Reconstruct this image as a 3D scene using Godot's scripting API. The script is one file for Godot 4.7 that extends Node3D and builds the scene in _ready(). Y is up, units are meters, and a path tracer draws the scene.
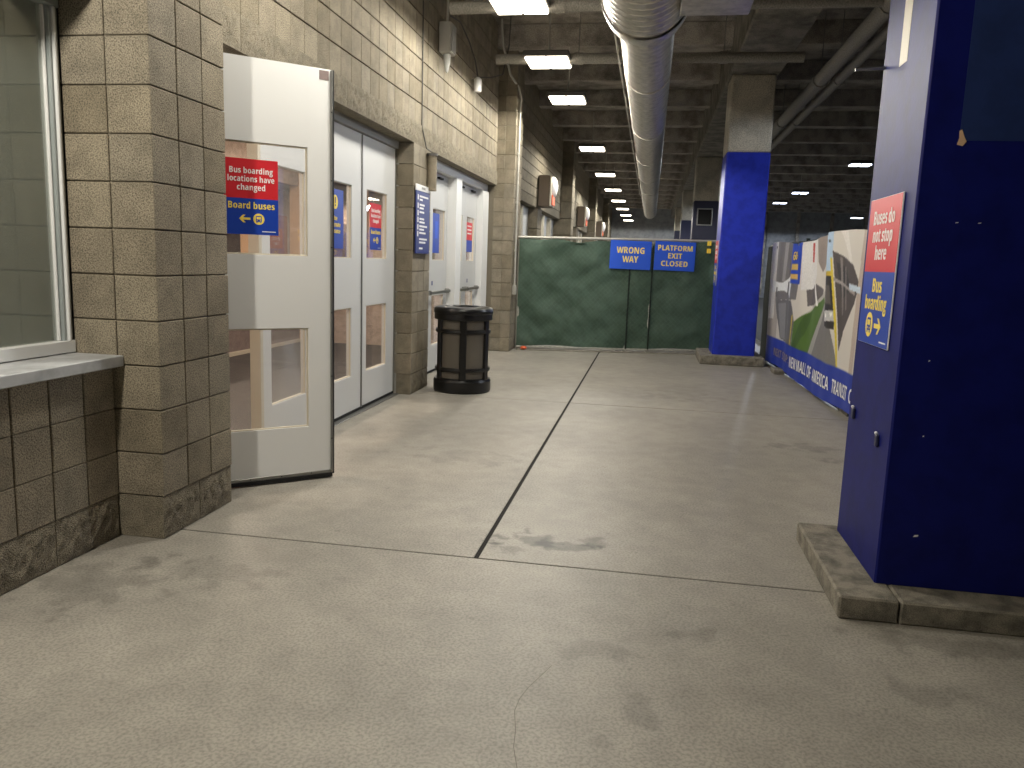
extends Node3D
# Bus platform under a deck: block wall with doors on the left, blue columns and a banner fence on the right.
# World: platform runs along -z, x to the right, y up, metres. The platform floor is y = 0.

var rng := RandomNumberGenerator.new()
var M := {}
var cache := {}
var used_names := {}
const CH := 0.2046      # block course height

func _ready() -> void:
	rng.seed = 20177
	setup_camera_and_light()
	make_materials()
	build_floor()
	build_ceiling()
	build_left_wall()
	build_window()
	build_doors()
	build_vestibule()
	build_far_wall()
	build_surroundings()
	build_columns()
	build_lamps()
	build_overhead()
	build_green_fence()
	build_banner_fence()
	build_trash_can()
	build_signs()
	build_wall_fittings()

# ------------------------------------------------------------------ camera, light
func setup_camera_and_light() -> void:
	var cam := Camera3D.new()
	cam.name = "camera"
	cam.fov = rad_to_deg(2.0 * atan(384.0 / 791.8))
	cam.near = 0.05
	cam.far = 200.0
	var yaw := deg_to_rad(9.56)
	var pit := deg_to_rad(8.84)
	var rol := deg_to_rad(1.976)
	var fw := Vector3(-sin(yaw) * cos(pit), -sin(pit), -cos(yaw) * cos(pit))
	var r0 := Vector3(cos(yaw), 0, -sin(yaw))
	var u0 := r0.cross(fw)
	var rr := r0 * cos(rol) + u0 * sin(rol)
	var uu := u0 * cos(rol) - r0 * sin(rol)
	cam.transform = Transform3D(Basis(rr, uu, -fw), Vector3(0, 1.35, 0))
	add_child(cam)
	cam.current = true
	var we := WorldEnvironment.new()
	we.name = "world_environment"
	var env := Environment.new()
	env.background_mode = Environment.BG_COLOR
	env.background_color = Color(0, 0, 0)
	env.tonemap_mode = Environment.TONE_MAPPER_LINEAR
	env.tonemap_exposure = 1.2
	env.sdfgi_enabled = true
	env.ssao_enabled = true
	env.ssil_enabled = true
	we.environment = env
	add_child(we)

const LAMP_COLOR := Color(1.0, 0.98, 0.93)
const LAMP_ENERGY := 4.4

# ------------------------------------------------------------------ helpers
func numbered(called: String) -> String:
	if not used_names.has(called):
		used_names[called] = 0
		return called
	used_names[called] += 1
	return "%s_%03d" % [called, used_names[called]]

func thing(called: String, label: String, category: String, at := Vector3.ZERO, turn := 0.0, group := "") -> Node3D:
	var o := Node3D.new()
	o.name = numbered(called)
	add_child(o)
	o.position = at
	o.rotation.y = turn
	o.set_meta("label", label)
	o.set_meta("category", category)
	if group != "":
		o.set_meta("group", group)
	return o

func struct(called: String, label: String, category: String, at := Vector3.ZERO, turn := 0.0, group := "") -> Node3D:
	var o := thing(called, label, category, at, turn, group)
	o.set_meta("kind", "structure")
	return o

func part(called: String, mesh: Mesh, mat: Material, parent: Node3D, at := Vector3.ZERO, rot := Vector3.ZERO) -> MeshInstance3D:
	var o := MeshInstance3D.new()
	o.name = called
	o.mesh = mesh
	o.material_override = mat
	o.position = at
	o.rotation = rot
	parent.add_child(o, true)
	return o

func new_st() -> SurfaceTool:
	var st := SurfaceTool.new()
	st.begin(Mesh.PRIMITIVE_TRIANGLES)
	return st

func tri(st: SurfaceTool, a: Vector3, b: Vector3, c: Vector3, n: Vector3) -> void:
	st.set_normal(n)
	if (b - a).cross(c - a).dot(n) > 0.0:
		st.add_vertex(a); st.add_vertex(c); st.add_vertex(b)
	else:
		st.add_vertex(a); st.add_vertex(b); st.add_vertex(c)

func quad(st: SurfaceTool, a: Vector3, b: Vector3, c: Vector3, d: Vector3, n: Vector3) -> void:
	tri(st, a, b, c, n)
	tri(st, a, c, d, n)

func tri_n(st: SurfaceTool, p: Array, n: Array) -> void:
	# three points with three normals
	var f: Vector3 = (p[1] - p[0]).cross(p[2] - p[0])
	var order := [0, 1, 2]
	if f.dot(n[0] + n[1] + n[2]) > 0.0:
		order = [0, 2, 1]
	for i in order:
		st.set_normal(n[i])
		st.add_vertex(p[i])

# box with chamfered edges, centre c
func add_box(st: SurfaceTool, c: Vector3, size: Vector3, bevel := 0.0) -> void:
	var h := size * 0.5
	var b: float = minf(bevel, minf(h.x, minf(h.y, h.z)) * 0.9)
	for ax in 3:
		var u: int = (ax + 1) % 3
		var v: int = (ax + 2) % 3
		for s: float in [-1.0, 1.0]:
			var n := Vector3.ZERO
			n[ax] = s
			var q := []
			for k: Vector2 in [Vector2(-1, -1), Vector2(1, -1), Vector2(1, 1), Vector2(-1, 1)]:
				var p := Vector3.ZERO
				p[ax] = s * h[ax]
				p[u] = k.x * (h[u] - b)
				p[v] = k.y * (h[v] - b)
				q.append(c + p)
			quad(st, q[0], q[1], q[2], q[3], n)
	if b <= 0.0:
		return
	for ax in 3:
		var u: int = (ax + 1) % 3
		var v: int = (ax + 2) % 3
		for su: float in [-1.0, 1.0]:
			for sv: float in [-1.0, 1.0]:
				var n := Vector3.ZERO
				n[u] = su
				n[v] = sv
				n = n.normalized()
				var q := []
				for e: Vector2 in [Vector2(-1, 0), Vector2(1, 0), Vector2(1, 1), Vector2(-1, 1)]:
					var p := Vector3.ZERO
					p[ax] = e.x * (h[ax] - b)
					p[u] = su * (h[u] - (b if e.y > 0 else 0.0))
					p[v] = sv * (h[v] - (0.0 if e.y > 0 else b))
					q.append(c + p)
				quad(st, q[0], q[1], q[2], q[3], n)
	for sx: float in [-1.0, 1.0]:
		for sy: float in [-1.0, 1.0]:
			for sz: float in [-1.0, 1.0]:
				var s := Vector3(sx, sy, sz)
				tri(st, c + s * Vector3(h.x, h.y - b, h.z - b), c + s * Vector3(h.x - b, h.y, h.z - b), c + s * Vector3(h.x - b, h.y - b, h.z), s.normalized())

func box(size: Vector3, bevel := 0.003) -> ArrayMesh:
	var key := "b%.4f,%.4f,%.4f,%.4f" % [size.x, size.y, size.z, bevel]
	if not cache.has(key):
		var st := new_st()
		add_box(st, Vector3.ZERO, size, bevel)
		cache[key] = st.commit()
	return cache[key]

# a box part given by its corners
func slab(called: String, lo: Vector3, hi: Vector3, mat: Material, parent: Node3D, bevel := 0.003) -> MeshInstance3D:
	return part(called, box((hi - lo).abs(), bevel), mat, parent, (lo + hi) * 0.5)

func add_rod(st: SurfaceTool, a: Vector3, b: Vector3, r: float, n := 10, r2 := -1.0, caps := true) -> void:
	if r2 < 0.0:
		r2 = r
	var d := (b - a).normalized()
	var u := d.cross(Vector3.UP if absf(d.y) < 0.9 else Vector3.RIGHT).normalized()
	var v := d.cross(u)
	for i in n:
		var t0 := TAU * i / n
		var t1 := TAU * (i + 1) / n
		var n0 := u * cos(t0) + v * sin(t0)
		var n1 := u * cos(t1) + v * sin(t1)
		tri_n(st, [a + n0 * r, a + n1 * r, b + n1 * r2], [n0, n1, n1])
		tri_n(st, [a + n0 * r, b + n1 * r2, b + n0 * r2], [n0, n1, n0])
		if caps:
			tri(st, a, a + n0 * r, a + n1 * r, -d)
			tri(st, b, b + n0 * r2, b + n1 * r2, d)

func rod(a: Vector3, b: Vector3, r: float, n := 10, r2 := -1.0) -> ArrayMesh:
	var st := new_st()
	add_rod(st, a, b, r, n, r2)
	return st.commit()

func path_rod(pts: Array, r: float, n := 8) -> ArrayMesh:
	var st := new_st()
	for i in pts.size() - 1:
		add_rod(st, pts[i], pts[i + 1], r, n)
	return st.commit()

# lathe round y: profile of Vector2(radius, y)
func lathe(profile: Array, n := 32) -> ArrayMesh:
	var st := new_st()
	for k in profile.size() - 1:
		var a: Vector2 = profile[k]
		var b: Vector2 = profile[k + 1]
		var nn := Vector2(b.y - a.y, -(b.x - a.x)).normalized()
		for i in n:
			var t0 := TAU * i / n
			var t1 := TAU * (i + 1) / n
			var d0 := Vector3(cos(t0), 0, sin(t0))
			var d1 := Vector3(cos(t1), 0, sin(t1))
			var up := Vector3.UP
			var n0 := d0 * nn.x + up * nn.y
			var n1 := d1 * nn.x + up * nn.y
			if a.x > 0.0001:
				tri_n(st, [d0 * a.x + up * a.y, d1 * a.x + up * a.y, d1 * b.x + up * b.y], [n0, n1, n1])
			if b.x > 0.0001:
				tri_n(st, [d0 * a.x + up * a.y, d1 * b.x + up * b.y, d0 * b.x + up * b.y], [n0, n1, n0])
	return st.commit()

# flat plate in the xy plane facing +z, with thickness
func plate(pts: PackedVector2Array, thick: float) -> ArrayMesh:
	var st := new_st()
	var idx := Geometry2D.triangulate_polygon(pts)
	for i in range(0, idx.size(), 3):
		var a := pts[idx[i]]
		var b := pts[idx[i + 1]]
		var c := pts[idx[i + 2]]
		tri(st, Vector3(a.x, a.y, thick), Vector3(b.x, b.y, thick), Vector3(c.x, c.y, thick), Vector3(0, 0, 1))
		tri(st, Vector3(a.x, a.y, 0), Vector3(b.x, b.y, 0), Vector3(c.x, c.y, 0), Vector3(0, 0, -1))
	var cw := Geometry2D.is_polygon_clockwise(pts)
	for i in pts.size():
		var a := pts[i]
		var b := pts[(i + 1) % pts.size()]
		var e := (b - a).normalized()
		var n := Vector3(-e.y, e.x, 0) if cw else Vector3(e.y, -e.x, 0)
		quad(st, Vector3(a.x, a.y, 0), Vector3(b.x, b.y, 0), Vector3(b.x, b.y, thick), Vector3(a.x, a.y, thick), n)
	return st.commit()

func rounded_rect(cx: float, cy: float, w: float, h: float, r: float) -> PackedVector2Array:
	var p := PackedVector2Array()
	for c in 4:
		var ox: float = cx + (w * 0.5 - r) * (1 if c == 0 or c == 3 else -1)
		var oy: float = cy + (h * 0.5 - r) * (1 if c < 2 else -1)
		for k in 4:
			var t := PI * 0.5 * (c + k / 3.0)
			p.append(Vector2(ox + cos(t) * r, oy + sin(t) * r))
	return p

func disc(cx: float, cy: float, r: float, n := 24) -> PackedVector2Array:
	var p := PackedVector2Array()
	for i in n:
		p.append(Vector2(cx + cos(TAU * i / n) * r, cy + sin(TAU * i / n) * r))
	return p

var font: SystemFont
func lettering(text: String, height: float, mat: Material, parent: Node3D, at: Vector3, max_width := 0.0) -> MeshInstance3D:
	if font == null:
		font = SystemFont.new()
		font.font_names = PackedStringArray(["Droid Sans"])
		font.font_weight = 700
	var t := TextMesh.new()
	t.text = text
	t.font = font
	t.font_size = 48
	t.pixel_size = height / 34.0      # capital height of 48 px lettering is about 34 px
	t.depth = 0.0015
	t.curve_step = 1.0
	var o := part("lettering", t, mat, parent, at)
	if max_width > 0.0:
		var w: float = t.get_aabb().size.x
		if w > 0.0:
			o.scale.x = max_width / w
	return o

# ------------------------------------------------------------------ materials
func noise_image(size: int, freq: float, octaves: int, seed_: int, kind := FastNoiseLite.TYPE_SIMPLEX_SMOOTH) -> Image:
	var n := FastNoiseLite.new()
	n.seed = seed_
	n.noise_type = kind
	n.frequency = freq
	n.fractal_octaves = octaves
	n.fractal_gain = 0.6
	var im := n.get_seamless_image(size, size, false, false, 0.12, true)
	im.convert(Image.FORMAT_L8)
	return im

# grey noise remapped to lo..hi (sRGB)
func tone_texture(im: Image, lo: float, hi: float, tint := Color(1, 1, 1)) -> ImageTexture:
	var w := im.get_width()
	var h := im.get_height()
	var data := im.get_data()
	var outd := PackedByteArray()
	outd.resize(w * h * 3)
	for i in w * h:
		var v := lerpf(lo, hi, data[i] / 255.0)
		outd[i * 3] = int(clampf(v * tint.r, 0, 1) * 255)
		outd[i * 3 + 1] = int(clampf(v * tint.g, 0, 1) * 255)
		outd[i * 3 + 2] = int(clampf(v * tint.b, 0, 1) * 255)
	return ImageTexture.create_from_image(Image.create_from_data(w, h, false, Image.FORMAT_RGB8, outd))

func mat(color: Color, rough := 0.8, metal := 0.0) -> StandardMaterial3D:
	var m := StandardMaterial3D.new()
	m.albedo_color = color
	m.roughness = rough
	m.metallic = metal
	return m

func textured(color: Color, rough: float, tex: Texture2D, scale: float, bump: Texture2D = null, bump_cm := 0.0, coarse: Texture2D = null, coarse_scale := 0.5) -> StandardMaterial3D:
	var m := mat(color, rough)
	m.albedo_texture = tex
	m.uv1_triplanar = true
	m.uv1_world_triplanar = true
	m.uv1_scale = Vector3.ONE * scale
	m.uv1_triplanar_sharpness = 8.0
	if bump:
		m.heightmap_enabled = true
		m.heightmap_texture = bump
		m.heightmap_scale = bump_cm
	if coarse:
		m.detail_enabled = true
		m.detail_albedo = coarse
		m.detail_blend_mode = BaseMaterial3D.BLEND_MODE_MUL
		m.detail_uv_layer = BaseMaterial3D.DETAIL_UV_2
		m.uv2_triplanar = true
		m.uv2_world_triplanar = true
		m.uv2_scale = Vector3.ONE * coarse_scale
		m.uv2_triplanar_sharpness = 8.0
	return m

func make_materials() -> void:
	var fine := noise_image(512, 0.09, 3, 11)
	var speck := noise_image(512, 0.22, 2, 5)
	var cloud := noise_image(512, 0.012, 5, 23)
	var fine_t := tone_texture(fine, 0.72, 1.12)
	var speck_t := tone_texture(speck, 0.45, 1.35)
	var cloud_t := tone_texture(cloud, 0.62, 1.2)
	var soft_t := tone_texture(cloud, 0.85, 1.08)
	var bump_fine := ImageTexture.create_from_image(fine)
	var bump_speck := ImageTexture.create_from_image(speck)
	M.fine_t = fine_t; M.speck_t = speck_t; M.cloud_t = cloud_t; M.soft_t = soft_t
	M.bump_fine = bump_fine; M.bump_speck = bump_speck
	var tones := [Color(0.615, 0.575, 0.50), Color(0.635, 0.595, 0.515), Color(0.595, 0.555, 0.48), Color(0.615, 0.58, 0.51), Color(0.575, 0.535, 0.455)]
	M.block = []
	for c: Color in tones:
		M.block.append(textured(c, 0.92, speck_t, 1.0, bump_speck, 0.2, soft_t, 0.7))
	M.split = textured(Color(0.60, 0.565, 0.49), 0.95, speck_t, 1.2, bump_speck, 0.6, soft_t, 1.4)
	M.mortar = textured(Color(0.50, 0.47, 0.41), 0.95, fine_t, 3.0)
	M.concrete = textured(Color(0.62, 0.60, 0.55), 0.75, fine_t, 1.5, bump_fine, 0.05, cloud_t, 0.6)
	M.kerb = textured(Color(0.60, 0.575, 0.52), 0.9, speck_t, 2.0, bump_speck, 0.15, cloud_t, 1.2)
	M.column_top = textured(Color(0.82, 0.79, 0.72), 0.85, fine_t, 1.0, null, 0.0, soft_t, 0.5)
	M.dark_ceiling = textured(Color(0.74, 0.71, 0.67), 0.95, fine_t, 1.0, null, 0.0, cloud_t, 0.3)
	M.beam = textured(Color(0.58, 0.56, 0.52), 0.95, fine_t, 1.0, null, 0.0, cloud_t, 0.4)
	M.joint = mat(Color(0.10, 0.095, 0.085), 0.95)
	M.asphalt = textured(Color(0.28, 0.28, 0.28), 0.9, speck_t, 2.0)
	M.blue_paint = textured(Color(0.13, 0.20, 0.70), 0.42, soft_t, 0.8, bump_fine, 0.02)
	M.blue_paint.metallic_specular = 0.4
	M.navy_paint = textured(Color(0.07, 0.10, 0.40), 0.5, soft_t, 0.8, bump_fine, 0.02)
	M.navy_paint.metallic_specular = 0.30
	M.blue_paint_old = textured(Color(0.15, 0.22, 0.42), 0.4, soft_t, 0.8)
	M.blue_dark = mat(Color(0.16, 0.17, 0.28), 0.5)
	M.white_paint = mat(Color(0.88, 0.885, 0.885), 0.45)
	M.dimmed_white_paint = mat(Color(0.83, 0.835, 0.835), 0.45)  # same white door paint, darkened for the weaker light on closed leaves
	M.shaded_white_paint = mat(Color(0.75, 0.755, 0.755), 0.5)  # same white door paint again, shade of the second opening put into its colour
	M.cream_paint = mat(Color(0.80, 0.77, 0.70), 0.5)
	M.frame_grey = mat(Color(0.60, 0.60, 0.58), 0.5)
	M.rubber = mat(Color(0.04, 0.04, 0.045), 0.7)
	M.aluminium = mat(Color(0.62, 0.65, 0.65), 0.42, 0.2)
	M.sill = textured(Color(0.72, 0.73, 0.74), 0.45, soft_t, 1.0)
	M.steel = mat(Color(0.55, 0.55, 0.54), 0.4, 0.9)
	M.galvanised = textured(Color(0.84, 0.82, 0.78), 0.36, soft_t, 1.5)
	M.galvanised.metallic = 0.9
	M.pipe_paint = textured(Color(0.60, 0.585, 0.55), 0.7, fine_t, 1.0)
	M.conduit = mat(Color(0.68, 0.67, 0.64), 0.5, 0.3)
	M.glass = mat(Color(1, 1, 1, 0.04), 0.02)
	M.glass.transparency = BaseMaterial3D.TRANSPARENCY_ALPHA
	M.coated_glass = mat(Color(0.80, 0.84, 0.80, 0.0), 0.03, 0.28)
	M.coated_glass.transparency = BaseMaterial3D.TRANSPARENCY_ALPHA
	M.plastic_black = mat(Color(0.045, 0.045, 0.05), 0.3)
	M.can_mesh = textured(Color(0.42, 0.395, 0.355), 0.6, speck_t, 6.0)
	M.sign_red = mat(Color(0.80, 0.16, 0.20), 0.4)
	M.sign_blue = mat(Color(0.10, 0.25, 0.66), 0.4)
	M.sign_bright_blue = mat(Color(0.16, 0.34, 0.80), 0.45)
	M.sign_navy = mat(Color(0.12, 0.17, 0.45), 0.4)
	M.yellow = mat(Color(0.93, 0.80, 0.22), 0.5)
	M.pale_yellow = mat(Color(0.95, 0.85, 0.36), 0.5)
	M.white = mat(Color(0.92, 0.92, 0.92), 0.5)
	M.tan_letter = mat(Color(0.55, 0.50, 0.52), 0.5)
	M.lamp_glow = mat(Color(1, 1, 1), 0.4)
	M.lamp_glow.emission_enabled = true
	M.lamp_glow.emission = Color(1.0, 0.95, 0.86)
	M.lamp_glow.emission_energy_multiplier = 7.0
	M.lamp_cool = mat(Color(1, 1, 1), 0.4)
	M.lamp_cool.emission_enabled = true
	M.lamp_cool.emission = Color(0.86, 0.91, 1.0)
	M.lamp_cool.emission_energy_multiplier = 5.0
	M.housing = mat(Color(0.30, 0.29, 0.28), 0.6)
	M.screen = textured(Color(0.315, 0.405, 0.345), 0.7, fine_t, 2.0, bump_fine, 0.1, soft_t, 1.0)
	M.screen.backlight_enabled = true
	M.screen.backlight = Color(0.12, 0.25, 0.17)
	M.green_wire = mat(Color(0.30, 0.39, 0.33), 0.5)
	M.green_post = mat(Color(0.05, 0.11, 0.08), 0.5)
	M.dark_cloth = textured(Color(0.10, 0.14, 0.11), 0.9, fine_t, 3.0)
	M.wall_pink = textured(Color(0.72, 0.65, 0.60), 0.8, soft_t, 1.0)
	M.panel_grey = textured(Color(0.50, 0.44, 0.43), 0.75, soft_t, 1.0)
	M.tile_brown = textured(Color(0.165, 0.14, 0.14), 0.6, cloud_t, 0.6)
	M.wood_orange = textured(Color(0.66, 0.43, 0.30), 0.6, soft_t, 1.0)
	M.wood_brown = textured(Color(0.45, 0.32, 0.26), 0.6, soft_t, 1.0)
	M.peach = mat(Color(0.86, 0.72, 0.58), 0.7)
	M.ceiling_white = mat(Color(0.78, 0.76, 0.72), 0.9)
	M.box_brown = mat(Color(0.42, 0.36, 0.30), 0.6)
	M.orange = mat(Color(0.85, 0.38, 0.22), 0.6)
	M.far_wall = textured(Color(0.62, 0.63, 0.64), 0.9, soft_t, 0.4)

# ------------------------------------------------------------------ floor
func floor_map() -> ImageTexture:
	# stains and blotches of the concrete, x -2.6..2.4, z -13..1 : 384 x 1075 texels
	var w := 384
	var h := 1075
	var n1 := FastNoiseLite.new(); n1.seed = 3; n1.frequency = 0.010; n1.fractal_octaves = 5; n1.fractal_gain = 0.55
	var n2 := FastNoiseLite.new(); n2.seed = 9; n2.frequency = 0.06; n2.fractal_octaves = 4; n2.fractal_gain = 0.65
	var im := Image.create(w, h, false, Image.FORMAT_RGB8)
	# dark stains with an outline of their own: x, z, radius x, radius z, strength
	var stains := [[-0.52, -3.70, 0.15, 0.11, 0.34], [-0.34, -3.64, 0.13, 0.08, 0.30], [-0.20, -3.74, 0.10, 0.05, 0.22], [-0.58, -3.55, 0.08, 0.06, 0.22], [-1.75, -2.95, 0.34, 0.12, 0.07], [-2.15, -2.75, 0.25, 0.25, 0.10], [-0.12, -2.66, 0.16, 0.08, 0.09],
		[0.05, -2.30, 0.06, 0.10, 0.10], [0.25, -2.85, 0.07, 0.05, 0.10], [1.25, -6.3, 0.30, 0.10, 0.12], [1.5, -5.9, 0.20, 0.08, 0.14], [0.95, -2.6, 0.12, 0.06, 0.09], [1.2, -2.98, 0.32, 0.08, 0.12], [-1.2, -5.2, 0.4, 0.2, 0.05], [0.4, -8.4, 0.4, 0.3, 0.05], [-0.05, -2.10, 0.05, 0.03, 0.12]]
	for j in h:
		var z := -13.0 + 14.0 * (j + 0.5) / h
		for i in w:
			var x := -2.6 + 5.0 * (i + 0.5) / w
			var a := n1.get_noise_2d(i, j)
			var b := n2.get_noise_2d(i, j)
			var v := 0.90 + 0.09 * a + 0.07 * b
			for s: Array in stains:
				var dx: float = (x - s[0]) / s[2]
				var dz: float = (z - s[1]) / s[3]
				var d: float = dx * dx + dz * dz
				if d < 3.0:
					var k: float = smoothstep(0.25, -0.25, sqrt(d) - 0.85 + 1.4 * b)
					v -= s[4] * k * (0.7 + 0.6 * absf(b))
			if n2.get_noise_2d(i * 3.1 + 900, j * 3.1) > 0.56:
				v -= 0.10
			v = clampf(v, 0.2, 1.0)
			im.set_pixel(i, j, Color(v, v * 0.992, v * 0.975))
	return ImageTexture.create_from_image(im)

func build_floor() -> void:
	var m := textured(Color(0.665, 0.65, 0.62), 0.5, tone_texture(noise_image(1024, 0.07, 6, 31), 0.74, 1.15), 0.9, M.bump_fine, 0.04)
	m.detail_enabled = true
	m.detail_albedo = floor_map()
	m.detail_blend_mode = BaseMaterial3D.BLEND_MODE_MUL
	m.detail_uv_layer = BaseMaterial3D.DETAIL_UV_2
	M.floor = m
	var f := struct("floor", "worn grey concrete platform floor divided into large slabs", "floor")
	slab("joint_filler", Vector3(-2.7, -0.30, -45.0), Vector3(1.98, -0.003, 6.0), M.joint, f, 0.0)
	var zs := [6.0, -3.39, -7.60, -11.81, -16.0, -24.4, -32.8, -45.0]
	for k in zs.size() - 1:
		var z0: float = zs[k] - 0.0055
		var z1: float = zs[k + 1] + 0.0055
		if k == 0:
			floor_slab(f, -2.7, 1.98, z0, z1)
		else:
			floor_slab(f, -2.7, -0.722, z0, z1)
			floor_slab(f, -0.700, 1.98, z0, z1)
	# thin hairline crack in the near slab
	var st := new_st()
	var pts := [Vector3(-0.265, 0, -1.60), Vector3(-0.262, 0, -1.78), Vector3(-0.275, 0, -1.93), Vector3(-0.30, 0, -2.02), Vector3(-0.308, 0, -2.10), Vector3(-0.328, 0, -2.2), Vector3(-0.324, 0, -2.27), Vector3(-0.308, 0, -2.34), Vector3(-0.25, 0, -2.50)]
	for i in pts.size() - 1:
		var a: Vector3 = pts[i]
		var b: Vector3 = pts[i + 1]
		var s := Vector3(0.0009, 0, 0)
		var up := Vector3(0, 0.0006, 0)
		quad(st, a - s + up, b - s + up, b + s + up, a + s + up, Vector3.UP)
	part("hairline_crack", st.commit(), mat(Color(0.36, 0.34, 0.31), 0.9), f)

func floor_slab(f: Node3D, x0: float, x1: float, z0: float, z1: float) -> void:
	var st := new_st()
	var uv := func(p: Vector3) -> Vector2: return Vector2((p.x + 2.6) / 5.0, (p.z + 13.0) / 14.0)
	var b := 0.0015
	var top := [Vector3(x0 + b, 0, z0 - b), Vector3(x1 - b, 0, z0 - b), Vector3(x1 - b, 0, z1 + b), Vector3(x0 + b, 0, z1 + b)]
	var rim := [Vector3(x0, -b, z0), Vector3(x1, -b, z0), Vector3(x1, -b, z1), Vector3(x0, -b, z1)]
	var low := []
	for p: Vector3 in rim:
		low.append(Vector3(p.x, -0.14, p.z))
	var order := [[0, 1, 2], [0, 2, 3]]
	for o: Array in order:
		st.set_normal(Vector3.UP)
		var q := [top[o[0]], top[o[1]], top[o[2]]]
		if (q[1] - q[0]).cross(q[2] - q[0]).y > 0:
			q.reverse()
		for p: Vector3 in q:
			st.set_uv2(uv.call(p)); st.set_normal(Vector3.UP); st.add_vertex(p)
	var dirs := [Vector3(0, 0, 1), Vector3(1, 0, 0), Vector3(0, 0, -1), Vector3(-1, 0, 0)]
	for k in 4:
		var j := (k + 1) % 4
		st.set_uv2(uv.call(top[k]))
		quad(st, top[k], top[j], rim[j], rim[k], (dirs[k] + Vector3.UP).normalized())
		quad(st, rim[k], rim[j], low[j], low[k], dirs[k])
	part("slab", st.commit(), M.floor, f)

# ------------------------------------------------------------------ ceiling
func build_ceiling() -> void:
	var c := struct("ceiling", "dark soot-coloured deck ceiling with crosswise concrete ribs", "ceiling")
	slab("deck", Vector3(-2.6, 4.60, -45.2), Vector3(17.2, 4.85, 8.2), M.dark_ceiling, c, 0.0)
	var z := 7.3
	while z > -44.0:
		slab("rib", Vector3(-2.55, 4.30, z - 0.14), Vector3(17.0, 4.60, z + 0.14), M.dark_ceiling, c, 0.01)
		z -= 2.1
	var g := struct("trim_1", "long concrete girder resting on the row of blue columns", "girder")
	slab("girder", Vector3(0.90, 3.95, -44.8), Vector3(1.56, 4.595, 7.8), M.beam, g, 0.02)

# ------------------------------------------------------------------ block walls
func split_mesh(length: float, height: float, depth: float, variant: int) -> ArrayMesh:
	# rough broken face towards +z (local), length along x, centre at the middle of the plain box
	var key := "split%.3f,%.3f,%.3f,%d" % [length, height, depth, variant]
	if cache.has(key):
		return cache[key]
	var n := FastNoiseLite.new()
	n.seed = 100 + variant
	n.frequency = 24.0
	n.fractal_octaves = 3
	var nx := 18
	var ny := 9
	var st := new_st()
	st.set_smooth_group(0)
	var pts := []
	for j in ny + 1:
		for i in nx + 1:
			var x := (float(i) / nx - 0.5) * length
			var y := (float(j) / ny - 0.5) * height
			var edge: float = minf(minf(i, nx - i) / 1.5, minf(j, ny - j) / 1.5)
			var k := clampf(edge, 0.0, 1.0)
			pts.append(Vector3(x, y, depth * 0.5 + k * (0.006 + 0.020 * n.get_noise_2d(x + variant * 3.7, y))))
	var nrm := []
	for j in ny + 1:
		for i in nx + 1:
			var l: Vector3 = pts[j * (nx + 1) + maxi(i - 1, 0)]
			var r: Vector3 = pts[j * (nx + 1) + mini(i + 1, nx)]
			var d: Vector3 = pts[maxi(j - 1, 0) * (nx + 1) + i]
			var u: Vector3 = pts[mini(j + 1, ny) * (nx + 1) + i]
			nrm.append((r - l).cross(u - d).normalized())
	for j in ny:
		for i in nx:
			var a := j * (nx + 1) + i
			var b := a + 1
			var c := a + nx + 2
			var d := a + nx + 1
			tri_n(st, [pts[a], pts[b], pts[c]], [nrm[a], nrm[b], nrm[c]])
			tri_n(st, [pts[a], pts[c], pts[d]], [nrm[a], nrm[c], nrm[d]])
	var h := Vector3(length, height, depth) * 0.5
	quad(st, Vector3(-h.x, h.y, h.z), Vector3(h.x, h.y, h.z), Vector3(h.x, h.y, -h.z), Vector3(-h.x, h.y, -h.z), Vector3.UP)
	quad(st, Vector3(-h.x, -h.y, h.z), Vector3(h.x, -h.y, h.z), Vector3(h.x, -h.y, -h.z), Vector3(-h.x, -h.y, -h.z), Vector3.DOWN)
	for s: float in [-1.0, 1.0]:
		quad(st, Vector3(s * h.x, -h.y, h.z), Vector3(s * h.x, h.y, h.z), Vector3(s * h.x, h.y, -h.z), Vector3(s * h.x, -h.y, -h.z), Vector3(s, 0, 0))
	cache[key] = st.commit()
	return cache[key]

# blocks facing +x: front at xf, from z0 (near) to z1 (far), y0 upwards
func block_field(parent: Node3D, xf: float, z0: float, z1: float, cols: int, y0: float, rows: int, rh: float, depth: float, gh := 0.006, gv := 0.006) -> void:
	var cw := (z0 - z1) / cols
	for r in rows:
		for c in cols:
			var mesh := box(Vector3(depth, rh - gh, cw - gv), 0.003)
			var p := Vector3(xf - depth * 0.5 + rng.randf_range(-0.0015, 0.0015), y0 + (r + 0.5) * rh, z0 - (c + 0.5) * cw)
			part("block", mesh, M.block[rng.randi() % M.block.size()], parent, p)

func split_row(parent: Node3D, xf: float, z0: float, z1: float, count: int, y0: float, height: float, depth: float) -> void:
	var w := (z0 - z1) / count
	for i in count:
		part("split_block", split_mesh(w - 0.004, height - 0.004, depth, rng.randi() % 4), M.split, parent, Vector3(xf - depth * 0.5, y0 + height * 0.5, z0 - (i + 0.5) * w), Vector3(0, PI * 0.5, 0))

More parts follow.
